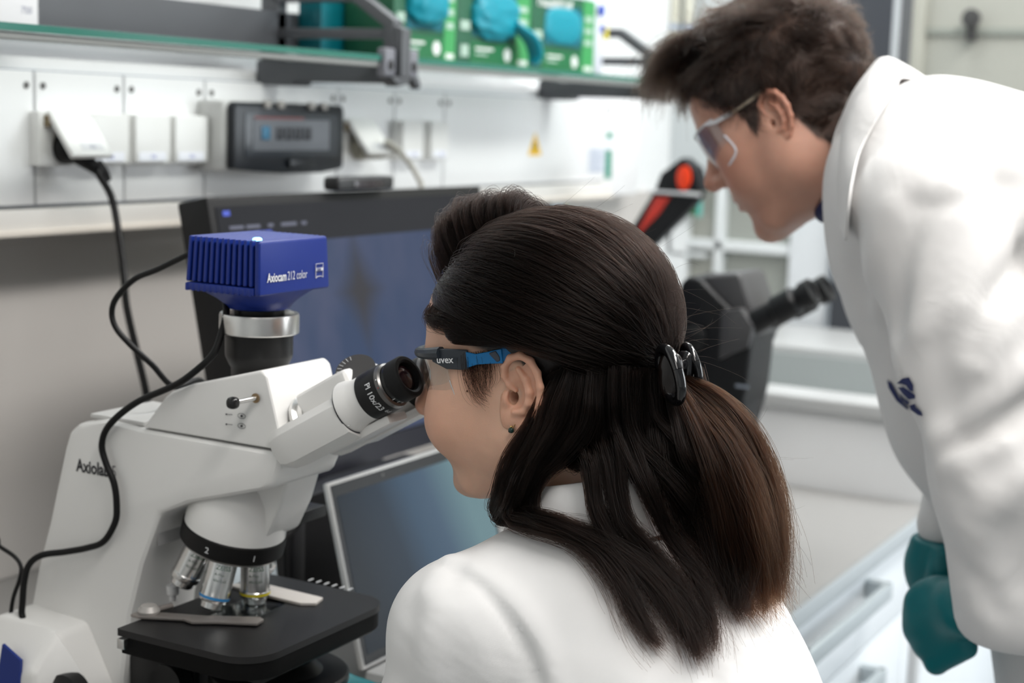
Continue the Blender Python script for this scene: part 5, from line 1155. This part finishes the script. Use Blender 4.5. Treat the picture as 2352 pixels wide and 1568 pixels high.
# loose lengths below the clip: guides follow the neck, the collar and the back
def collar_w(P): return smax(rc(P, (WX, .520, 1.02), (WX, .527, 1.065), .082, .070), P[..., 2]-1.084, .006)
def coat_or_neck(P): return np.minimum(np.minimum(coat_w_base(P), collar_w(P)), WH.f(P))
def gd(pts):
    out = []
    for a, b, X_ in pts:
        if X_ is None or X_ < .1:
            h = hit(coat_or_neck, a, b)
            if h is None: out.append(onx(a, b, 1.0)); continue
            out.append(h+grad(coat_or_neck, h[None].astype(np.float32))[0]*(X_ or .010))
        else: out.append(onx(a, b, X_))
    return out
GU = [   # picture x, y and either the side-plane or the height above coat and neck
    ([(1290, 838, 1.035), (1262, 905, 1.026), (1228, 990, 1.018), (1182, 1062, 1.006), (1158, 1130, 1.0), (1178, 1188, .012), (1240, 1222, .012), (1330, 1262, .012), (1415, 1345, .012), (1455, 1420, .010), (1505, 1490, .006)], 800, [.008, .012, .014, .013, .009, .006, .0045, .0045, .0042, .0035, .0025]),
    ([(1310, 838, 1.035), (1292, 905, 1.028), (1265, 990, 1.02), (1215, 1070, 1.010), (1190, 1135, 1.004), (1215, 1190, .014), (1290, 1215, .014), (1372, 1285, .014), (1435, 1365, .012), (1478, 1445, .008), (1520, 1495, .006)], 900, [.010, .018, .018, .014, .008, .006, .005, .0048, .0042, .0035, .0025]),
    ([(1330, 838, 1.036), (1318, 905, 1.03), (1295, 985, 1.024), (1245, 1065, 1.014), (1212, 1130, 1.01), (1222, 1182, .016), (1300, 1205, .016), (1400, 1265, .014), (1500, 1370, .012), (1580, 1480, .008), (1600, 1520, .006)], 900, [.012, .020, .020, .013, .007, .006, .0055, .005, .0045, .0038, .0025]),
    ([(1350, 838, 1.038), (1340, 905, 1.032), (1325, 985, 1.026), (1278, 1055, 1.018), (1236, 1100, 1.014), (1226, 1165, 1.010), (1270, 1205, .018), (1370, 1240, .016), (1480, 1330, .014), (1560, 1440, .010), (1595, 1510, .006)], 700, [.012, .020, .020, .011, .006, .006, .0055, .005, .0045, .0038, .0025]),
    ([(1350, 838, 1.038), (1335, 920, 1.032), (1320, 990, 1.028), (1325, 1050, 1.026), (1355, 1100, .016), (1372, 1170, .016), (1410, 1250, .015), (1480, 1345, .013), (1560, 1450, .010), (1590, 1515, .006)], 1100, [.012, .018, .016, .011, .007, .007, .0065, .005, .004, .0025]),
    ([(1390, 840, 1.04), (1385, 920, 1.034), (1390, 1000, 1.034), (1400, 1100, .02), (1425, 1200, .018), (1490, 1300, .016), (1570, 1400, .012), (1615, 1500, .006)], 1000, [.014, .018, .016, .011, .008, .006, .0045, .0025]),
    ([(1430, 840, 1.045), (1430, 920, 1.04), (1440, 1000, 1.04), (1460, 1120, .022), (1510, 1240, .018), (1580, 1340, .014), (1622, 1440, .010), (1630, 1505, .006)], 700, [.014, .016, .014, .009, .006, .005, .004, .0025]),
    ([(1480, 845, 1.05), (1480, 920, 1.05), (1500, 1000, 1.05), (1530, 1110, .03), (1585, 1220, .03), (1640, 1340, .02), (1690, 1435, .012)], 1100, [.014, .018, .020, .022, .018, .014, .007]),
    ([(1520, 860, 1.06), (1535, 960, 1.06), (1570, 1070, 1.055), (1610, 1180, .04), (1650, 1300, .03), (1668, 1420, .015)], 900, [.012, .020, .022, .022, .016, .008]),
]
B = []
for i, (g, n, s) in enumerate(GU):
    w_ = gd(g); B.append(clump(w_, n, s, 400+i, .006, 34, .07, .006, 16))
    w2 = [np.array((2*WX-p[0], p[1]-.0, p[2])) for p in w_]; B.append(clump(w2, n//3, s, 450+i, .006, 34, .07, .006, 12))
# hair lying on the neck under everything
for i in range(3, 9):
    a = -1.5+.375*i; B.append(clump([WH.world((.060*math.sin(a), -.050-.036*math.cos(a), .012)), WH.world((.060*math.sin(a), -.055-.038*math.cos(a), -.04)), np.array((WX+.062*math.sin(a), .475-.03*math.cos(a), 1.045)), np.array((WX+.07*math.sin(a), .45-.04*math.cos(a), .985))], 420, [.012, .016, .018, .012], 500+i, .003, 34, .08))
B = np.concatenate(B)
GP = [
    ([(1548, 880, 1.087), (1600, 930, 1.082), (1665, 1010, 1.075), (1715, 1110, 1.07), (1745, 1230, 1.068), (1750, 1340, 1.07), (1755, 1410, 1.07)], 1500, [.012, .020, .026, .030, .030, .020, .005]),
    ([(1552, 880, 1.09), (1640, 920, 1.09), (1715, 1010, 1.09), (1765, 1130, 1.088), (1785, 1250, 1.085), (1785, 1340, 1.085), (1790, 1385, 1.085)], 1500, [.010, .014, .018, .020, .018, .012, .004]),
    ([(1545, 885, 1.08), (1580, 960, 1.07), (1625, 1070, 1.062), (1665, 1190, 1.06), (1690, 1310, 1.062), (1700, 1430, 1.068)], 1500, [.012, .022, .028, .028, .018, .004]),
    ([(1548, 882, 1.10), (1610, 945, 1.11), (1680, 1050, 1.12), (1725, 1180, 1.125), (1745, 1300, 1.12), (1740, 1400, 1.115)], 1400, [.012, .022, .030, .032, .022, .005]),
    ([(1545, 885, 1.085), (1590, 980, 1.09), (1640, 1100, 1.10), (1680, 1220, 1.105), (1700, 1330, 1.10), (1690, 1440, 1.10)], 1200, [.012, .022, .030, .030, .020, .004]),
]
C_ = np.concatenate([clump(px(*g), n, s, 600+i, .009, 32, .16, .007, 26) for i, (g, n, s) in enumerate(GP)])
# stray hairs
rs_ = np.random.RandomState(77); stray = []
for i in range(46):
    a = rs_.rand(); b0 = A[rs_.randint(len(A)), rs_.randint(4, 22)]; dr = rs_.normal(size=3); dr[2] = abs(dr[2])*.6; dr *= .014+.016*rs_.rand(); k = rs_.normal(size=3)*.012
    tt = np.linspace(0, 1, 20)[:, None]; stray.append(b0+dr*tt*1.2+k*tt**2+np.array((0, -.03, 0))*tt)
for i in range(90):
    src = C_ if i % 2 else B; s0 = src[rs_.randint(len(src))]; b0 = s0[rs_.randint(10, 26)]; tt = np.linspace(0, 1, 20)[:, None]
    stray.append(b0+rs_.normal(size=3)*.014*tt+np.array((-.002, -.004, -.012))*tt+rs_.normal(size=3)*.014*tt**2)
stray = np.array(stray)
B = push_out(coat_or_neck, B, .0065); C_ = push_out(coat_w_base, C_, .007)
wis = push_out(WH.f, wis, .0012)
hr = strands_obj('hair', A, hd, wm, .00016, .00010, label='dark brown hair combed back to a clip', kind='stuff')
strands_obj('fringe', tuft, hd, hr, .00014, .00005, kind='stuff'); strands_obj('side_strands', wis, hd, hr, .00012, .00005, kind='stuff')
strands_obj('loose_lengths', B, hd, hr, .00015, .00006, kind='stuff'); strands_obj('ponytail', C_, hb, hr, .00015, .00006, kind='stuff', label='ponytail below the clip with backlight painted in reddish brown')
strands_obj('stray_hairs', stray, hd, hr, .00006, .00003, kind='stuff')
# ---- hair clip: two black oval loops
cb = M('clip_black', (.006, .006, .007), .08, coat=.6)
t = thing('hair_clip', onx(1545, 862, WX), 'glossy black oval claw clip holding the ponytail', 'hair clip')
def oval(px0, X_, w_, h_, r, tilt_, flat=1):
    c = onx(*px0, X_); vy = np.array((0, -.75, .0))+np.array((-.55, 0, 0)); vy /= np.linalg.norm(vy); vz = np.array((0, .25, 1.)); vz /= np.linalg.norm(vz); vy = vy-vz*(vy @ vz); vy /= np.linalg.norm(vy)
    ct, st_ = math.cos(tilt_), math.sin(tilt_)
    pts = [c+w_*math.cos(a)*(vy*ct+vz*st_)+h_*math.sin(a)*(-vy*st_+vz*ct) for a in np.linspace(0, 2*math.pi, 29)]
    return tube(pts, r, 12, 2, flat)
part('near_loop', oval((1540, 860), 1.052, .0125, .0200, .0042, .25), cb, t)
part('near_pad', blob(onx(1540, 862, 1.056), (.005, .010, .018), 1, 0, 12), M('clip_dark_pad', (.012, .008, .007), .2), t)
part('far_loop', oval((1588, 838), 1.10, .0075, .0150, .0036, .30), cb, t)
part('far_pad', blob(onx(1572, 846, 1.095), (.006, .008, .014), 1, 0, 12), cb, t)
part('hinge', tube([onx(1548, 850, 1.058), onx(1560, 838, 1.08), onx(1575, 836, 1.10)], .005, 12, 4), cb, t)
# ---- earring
e0 = WH.world((-.0735, -.001, -.0265)); ep = onx(1174, 988, float(e0[0])-.002)
t = thing('earring', ep, 'tiny gold earring with a dark green bead', 'earring')
part('hook', tube([e0+np.array((0, 0, .003)), (e0+ep)/2+np.array((-.002, 0, 0)), ep+np.array((0, 0, .002))], .0003, 8, 5), M('gold', (.75, .52, .2), .25, 1), t)
part('bead', blob(ep, (.0021, .0021, .0021), 2, .06, 10), M('bead_green', (.012, .035, .03), .2), t); part('gold_bead', blob(ep+np.array((0, 0, .0028)), (.0009, .0009, .0009), 2, 0, 8), M('gold'), t)
# ---- safety glasses
lensm = clear('clear_lens', (.95, .97, .97), .14)
glasses(WH, 'safety_glasses', 'safety glasses with blue arms worn by the dark-haired person', M('frame_slate', (.028, .036, .046), .4), M('arm_blue', (.0, .16, .42), .4), lensm, textm=lightp, tipm=M('stripe_slate', (.05, .06, .08), .4), fat=1.35, rim=M('rim_clear', (.55, .57, .58), .2), rr=.32)
# ------------------------------------------------------------------ standing man leaning over
MXc = 1.692
MH = Head((MXc, .598, 1.352), math.radians(32), .985, True, (MXc, .475, 1.315), .062)
def coat_m_torso(P):
    d = None
    for sx, rr in ((0, 0), (-.085, -.012), (.085, -.012)):
        e = chain(P, [(MXc+sx, .445, 1.300), (MXc+sx, .35, 1.276), (MXc+sx, .20, 1.19), (MXc+sx, .08, 1.02)], [.092+rr, .100+rr, .12+rr, .13+rr], .04); d = e if d is None else smin(d, e, .05)
    for sx in (-.06, .06):
        d = smin(d, chain(P, [(MXc+sx, .432, 1.215), (MXc+sx, .352, 1.06), (MXc+sx, .262, .95), (MXc+sx*1.3, .14, .62)], [.088, .088, .090, .115], .05), .06)
    d = smin(d, chain(P, [(MXc, .20, 1.05), (MXc, .14, .80), (MXc, .14, .60)], [.14, .16, .17], .05), .06)
    d = smin(d, chain(P, [(1.515, .405, 1.275), (MXc, .43, 1.315), (1.87, .405, 1.275)], [.060, .072, .060], .04), .05)
    return d
def coat_m_armL(P):
    d = chain(P, [(1.517, .398, 1.268), (1.492, .336, 1.14), (1.478, .298, 1.03), (1.492, .279, .905)], [.070, .065, .060, .058], .03)
    return smax(d, -(P[..., 2]-.868), .012)
def coat_m_armR(P):
    d = chain(P, [(1.868, .398, 1.268), (1.845, .40, 1.10), (1.77, .385, 1.02), tuple(onx(2166, 1205, 1.64))], [.070, .060, .045, .0275], .03)
    return d
FOLD_M = []
def coat_m_base(P):
    d = coat_m_torso(P); d = smin(d, coat_m_armR(P), .02); d = smin(d, coat_m_armL(P), .010); return d
for pts, amp, wd in (
    ([(2352, 500), (2290, 560), (2240, 640), (2215, 700)], .010, .018), ([(2340, 600), (2270, 700), (2240, 800)], -.006, .014), ([(2352, 680), (2290, 760), (2260, 840)], .008, .016),
    ([(2190, 440), (2130, 620), (2110, 760)], .008, .018), ([(2120, 480), (2070, 620), (2060, 760)], -.006, .016), ([(2040, 480), (2000, 600), (2010, 720)], .006, .016),
    ([(2352, 860), (2280, 920), (2200, 975), (2160, 1010)], .012, .014), ([(2352, 930), (2280, 985), (2190, 1030)], -.008, .012), ([(2300, 1020), (2220, 1060), (2165, 1075)], .008, .012), ([(2170, 1010), (2210, 1080), (2260, 1140)], .006, .014),
    ([(2352, 1100), (2280, 1160), (2240, 1220)], .006, .016), ([(2220, 1200), (2250, 1300), (2250, 1400)], .006, .020), ([(2320, 1220), (2340, 1340)], -.005, .016), ([(2200, 1290), (2250, 1330), (2290, 1400)], -.005, .012),
    ([(2060, 800), (2090, 900), (2140, 990)], .006, .018), ([(2150, 800), (2180, 900), (2190, 960)], -.006, .016), ([(1960, 520), (1970, 640), (2000, 740)], -.005, .014),
    ([(2200, 250), (2190, 330), (2150, 420)], -.003, .010), ([(2300, 420), (2200, 470), (2100, 470)], -.004, .010)):
    add_fold(FOLD_M, coat_m_base, pts, amp, wd)
def coat_m(P):
    d = folded(P, coat_m_base(P), FOLD_M)
    neck = rc(P, (MXc, .60, 1.35), (MXc, .485, 1.34), .070, .066)
    return smax(d, -neck, .010)
mm = thing('person', (MXc, .15, 0), 'brown-haired person in white lab coat bending forward with gloved hands clasped', 'person')
hv, hf, nh = MH.mesh(.0022)
mc = skin_cols(hv, (.56, .30, .215), nh, True, (.07, .045, .03), (.40, .16, .13))
x_, y_, z_ = hv[:, 0], hv[:, 1], hv[:, 2]
line = np.interp(y_, [-.12, -.06, -.035, -.012, .004, .022, .03, .05, .075, .09], [-.078, -.074, -.045, .026, .018, -.012, .030, .046, .072, .088])
sc = np.clip((z_-line)/.008, 0, 1); sc[nh:] = 0; mc = mc*(1-.92*sc[:, None])+np.array((.022, .014, .010))*.92*sc[:, None]
bv, bf = nets(lambda P: coat_m_base(P)+.02, (1.38, -.12, .50), (2.0, .58, 1.40), .015)
lv_, lf = nets(lambda P: smin(chain(P, [(1.60, .10, .95), (1.58, .14, .50), (1.57, .10, .06), (1.57, .22, .04)], [.10, .075, .055, .045], .03), chain(P, [(1.78, .10, .95), (1.80, .14, .50), (1.81, .10, .06), (1.81, .22, .04)], [.10, .075, .055, .045], .03), .03), (1.42, -.05, -.03), (1.96, .32, 1.08), .016)
V = np.concatenate([MH.world(hv), bv, lv_]); Fa = np.concatenate([hf, bf+len(hv), lf+len(hv)+len(bv)])
CC = np.concatenate([mc, np.tile((.56, .30, .215), (len(bv), 1)), np.tile((.07, .08, .10), (len(lv_), 1))])
organic('body', V, Fa, skinm, mm, CC, label='person with light skin looking down in profile')
coatm2 = coat_mat('coat_worn_cotton', (.76, .75, .74), 500)
cv, cf = nets(coat_m, (1.36, -.10, .42), (2.0, .60, 1.44), .0052)
coat = organic('lab_coat', relax(cv, cf, 1, .3), cf, coatm2, mm, label='creased white cotton lab coat')
# fold-over collar: stands up round the neck and falls back on the shoulders
TOP = [(2020, 137, 0), (1985, 172, .040), (1950, 225, .066), (1922, 300, .078), (1908, 385, .074), (1906, 450, .060), (1916, 520, .046)]
BOT = [(2082, 180, 0), (2062, 222, .060), (2025, 280, .100), (1990, 350, .116), (1974, 420, .108), (1966, 480, .090), (1960, 545, .066)]
rows = []
for sgn, seq in ((-1, range(len(TOP)-1, -1, -1)), (1, range(1, len(TOP)))):
    for i in seq:
        a = onx(TOP[i][0], TOP[i][1], MXc-TOP[i][2]); w1 = TOP[i][2]
        b = hit(coat_m_base, BOT[i][0], BOT[i][1]+(6 if i < 1 else 0))
        if b is None or i == 0 or b[0] > MXc-.01: b = onx(BOT[i][0], BOT[i][1], MXc-BOT[i][2])
        else: b = b+grad(coat_m_base, b[None].astype(np.float32))[0]*.009
        w2 = MXc-b[0] if i else 0
        a = np.array((MXc+sgn*w1, a[1], a[2])); b = np.array((MXc+sgn*w2, b[1], b[2]))
        inn = np.array((MXc+sgn*w1*.90, a[1]-.012, a[2]-.045)); b = np.array(b)
        mid = (a+b)/2+np.array((sgn*.012, -.002, .010))
        rows.append([inn, a+np.array((0, -.002, -.012)), a, a*.75+b*.25+np.array((sgn*.009, -.002, .008)), mid, b])
collar('collar', rows, coatm2, coat, .003)
# front edge of the coat (lapel) on both sides
for sgn in (-1, 1):
    rows = []
    for (p, q_) in (((1912, 500, .05), (1965, 520, .085)), ((1916, 560, .045), (1972, 580, .09)), ((1926, 640, .04), (1985, 650, .09)), ((1948, 720, .035), (2003, 725, .085)), ((1980, 790, .03), (2030, 795, .08))):
        a = onx(p[0], p[1], MXc-p[2]); b = onx(q_[0], q_[1], MXc-q_[2]); rows.append([(MXc+sgn*p[2], a[1], a[2]), (MXc+sgn*(p[2]+q_[2])/2, (a[1]+b[1])/2+.006, (a[2]+b[2])/2), (MXc+sgn*q_[2], b[1], b[2])])
    part('lapel', thick(np.stack([catmull(np.array(rows)[:, j], 4) for j in range(3)], 1), .0025*-sgn), coatm2, coat, sharp=1.2)
part('shirt_collar', tube([MH.world((.050*math.sin(a)*1.05, -.030+.046*math.cos(a), -.104-.006*math.cos(a))) for a in np.linspace(-2.6, 2.6, 25)], .009, 12, 2), M('shirt_navy', (.012, .018, .075), .7), mm)
for sd in (-1, 1):
    part('eye', blob(MH.world((sd*.031, .0800, .0165)), (.0118,)*3, 1, 0, 14), M('eye_white'), mm)
# chest emblem printed on the coat
navy = M('emblem_navy', (.02, .028, .10), .7)
def decal(poly, f, n=12, off=.0016):
    """polygon given in picture points, laid on a surface"""
    bm = bmesh.new(); vs = [bm.verts.new((p[0], p[1], 0)) for p in poly]; bm.faces.new(vs); bmesh.ops.triangulate(bm, faces=bm.faces)
    bmesh.ops.subdivide_edges(bm, edges=bm.edges, cuts=2, use_grid_fill=True); bm.verts.index_update(); g = G()
    for v in bm.verts:
        h = hit(f, v.co.x, v.co.y); h = h if h is not None else at(v.co.x, v.co.y, 1.6)
        nn = grad(f, h[None].astype(np.float32))[0]; g.v.append(tuple(h+nn*off))
    g.f = [tuple(v.index for v in q.verts) for q in bm.faces]; bm.free(); return g
em = []
for poly in ([(2040, 872), (2050, 878), (2068, 912), (2090, 935), (2086, 940), (2062, 920), (2044, 890)], [(2062, 880), (2076, 868), (2090, 866), (2100, 884), (2100, 898), (2092, 896), (2084, 884), (2074, 880)], [(2066, 888), (2078, 888), (2092, 908), (2104, 906), (2104, 914), (2090, 916), (2076, 902)], [(2068, 902), (2080, 914), (2092, 922), (2088, 928), (2074, 920)], [(2092, 930), (2104, 926), (2106, 934), (2118, 944), (2122, 954), (2112, 952), (2096, 940)]):
    em.append(part('coat_emblem', decal(poly, coat_m), navy, coat))
# clasped gloved hands
gx = M('glove_teal')
LXp, RXp = 1.545, 1.64
def hp(a, b, X_): return tuple(onx(a, b, X_))
def hand_L(P):
    d = rc(P, hp(2215, 1395, LXp-.03), hp(2165, 1405, LXp), .030, .032)
    d = smin(d, ell(P, hp(2155, 1430, LXp), (.026, .034, .042)), .02)
    ks = [((2108, 1385), (2120, 1372), (2175, 1380)), ((2104, 1420), (2118, 1440), (2190, 1430)), ((2124, 1462), (2140, 1478), (2212, 1470)), ((2148, 1500), (2162, 1516), (2222, 1488))]
    for i, (k, m_, t_) in enumerate(ks):
        d = smin(d, chain(P, [hp(*k, LXp+.012), hp(m_[0]-12, m_[1]+6, LXp-.006), hp(*t_, LXp-.020)], [.0125, .0118, .0105], .003), .006)
    d = smin(d, chain(P, [hp(2180, 1370, LXp-.01), hp(2150, 1352, LXp-.012), hp(2122, 1358, LXp-.008)], [.014, .012, .0105], .003), .008)
    return d
def hand_R(P):
    d = rc(P, hp(2166, 1195, RXp), hp(2158, 1285, RXp), .029, .030)
    d = smin(d, ell(P, hp(2150, 1312, RXp), (.027, .032, .038)), .02)
    for i in range(4):
        d = smin(d, chain(P, [hp(2126+14*i, 1345, RXp-.012+.012*i), hp(2122+14*i, 1390, RXp-.008+.010*i), hp(2140+14*i, 1425, RXp+.014)], [.0125, .0115, .0105], .003), .008)
    d = smin(d, chain(P, [hp(2172, 1262, RXp-.026), hp(2160, 1310, RXp-.036), hp(2146, 1345, RXp-.036)], [.015, .013, .011], .003), .007)
    return smax(d, P[..., 2]-.921, .004)
pl = np.array(hp(2155, 1430, LXp)); pr_ = np.array(hp(2130, 1310, RXp))
v, f = nets(hand_L, pl-.10, pl+.10, .0034); organic('glove', v, f, gx, mm, label='teal nitrile glove on the lower hand')
v, f = nets(hand_R, pr_-.11, pr_+.11, .0034); organic('glove', v, f, gx, mm, label='teal nitrile glove on the upper hand')
# ---- short wavy hair
hm1 = hair_mat('hair_brown_short', (.0035, .0021, .0015), .34, .45, (.013, .0075, .0052)); hm2 = hair_mat('hair_grey_short', (.014, .012, .011), .36, .5, (.04, .036, .034))
def crop(n, seed, m=12):
    r_ = np.random.RandomState(seed); d = r_.normal(size=(n*5, 3)); d /= np.linalg.norm(d, axis=1)[:, None]; p = CC0+d*CR*np.array((1, 1, .995)); p[:, 2] = np.where((p[:, 1] < -.02) & (p[:, 2] < .03), .03-(.03-p[:, 2])*1.6, p[:, 2])
    ln = np.interp(p[:, 1], [-.12, -.06, -.035, -.014, .004, .020, .03, .05, .075, .09], [-.082, -.078, -.048, .030, .02, -.006, .030, .046, .070, .086])
    p, d = p[p[:, 2] > ln][:n], d[p[:, 2] > ln][:n]; n = len(p)
    top = np.clip((p[:, 2]-.060)/.05, 0, 1); front = np.clip((p[:, 1]-.02)/.06, 0, 1); side = 1-top
    N = d/CR; N /= np.linalg.norm(N, axis=1)[:, None]
    # combing direction: forward on top, back and down at the sides
    fl = top[:, None]*np.array((0, .75, .25))+side[:, None]*np.array((0, -.65, -.75)); fl = fl+r_.normal(size=(n, 3))*.25
    cl = np.floor(p*46); kk = cl @ np.array((1., 13., 171.)); ck = np.stack([np.sin(kk*1.7), np.sin(kk*2.9+1), np.sin(kk*.9+2)], -1)
    fl = fl+ck*.55; fl -= N*(fl*N).sum(1)[:, None]*.9; fl /= np.linalg.norm(fl, axis=1)[:, None]
    L = (.017+.030*top+.008*top*front)*(.75+.4*r_.rand(n)); t = np.linspace(0, 1, m)[None, :, None]
    up = (.42+.25*top)[:, None, None]
    P = p[:, None]+L[:, None, None]*(N[:, None]*up*(t-.45*t*t)+fl[:, None]*(t**1.2)*.85)
    wv = .0055*top[:, None, None]*np.sin(t*5+kk[:, None, None])*t+ck[:, None]*.005*t; P = P+wv
    rw = MH.world(p).astype(np.float32); dd = MH.f(rw); gg = grad(MH.f, rw); sh = np.where(dd < .0008, .0008-dd, 0)[:, None]*gg
    grey = (p[:, 1] > -.01) & (p[:, 2] < .075) & (r_.rand(n) < .6) | (r_.rand(n) < .1)
    return MH.world(P)+sh[:, None], grey
S, gy = crop(14000, 21)
hr = strands_obj('hair', S[~gy], hm1, mm, .00022, .00012, label='short wavy brown hair', kind='stuff'); strands_obj('grey_hair', S[gy], hm2, hr, .00022, .00012, label='greying hair at the temple', kind='stuff')
fr = []
for i in range(12):
    q_ = i/11; X_ = -.045+.09*q_; rr_ = np.random.RandomState(800+i)
    fr.append(clump([MH.world((X_, .030, .126)), MH.world((X_*1.05, .078, .137+.006*rr_.rand())), MH.world((X_*1.1, .112+.008*rr_.rand(), .122)), MH.world((X_*1.15+.01*(rr_.rand()-.5), .128+.010*rr_.rand(), .100+.010*rr_.rand()))], 200, [.014, .018, .016, .008], 820+i, .006, 16, .2, .010))
strands_obj('forelock', np.concatenate(fr), hm1, hr, .00022, .0001, kind='stuff')
glasses(MH, 'safety_glasses', 'clear frameless safety glasses worn by the bending brown-haired person', M('frame_clear', (.62, .62, .64), .2), M('arm_clear', (.42, .36, .27), .3), clear('violet_lens', (.93, .94, .97), .28), fat=.42, rim=M('rim_pale', (.72, .74, .80), .25))
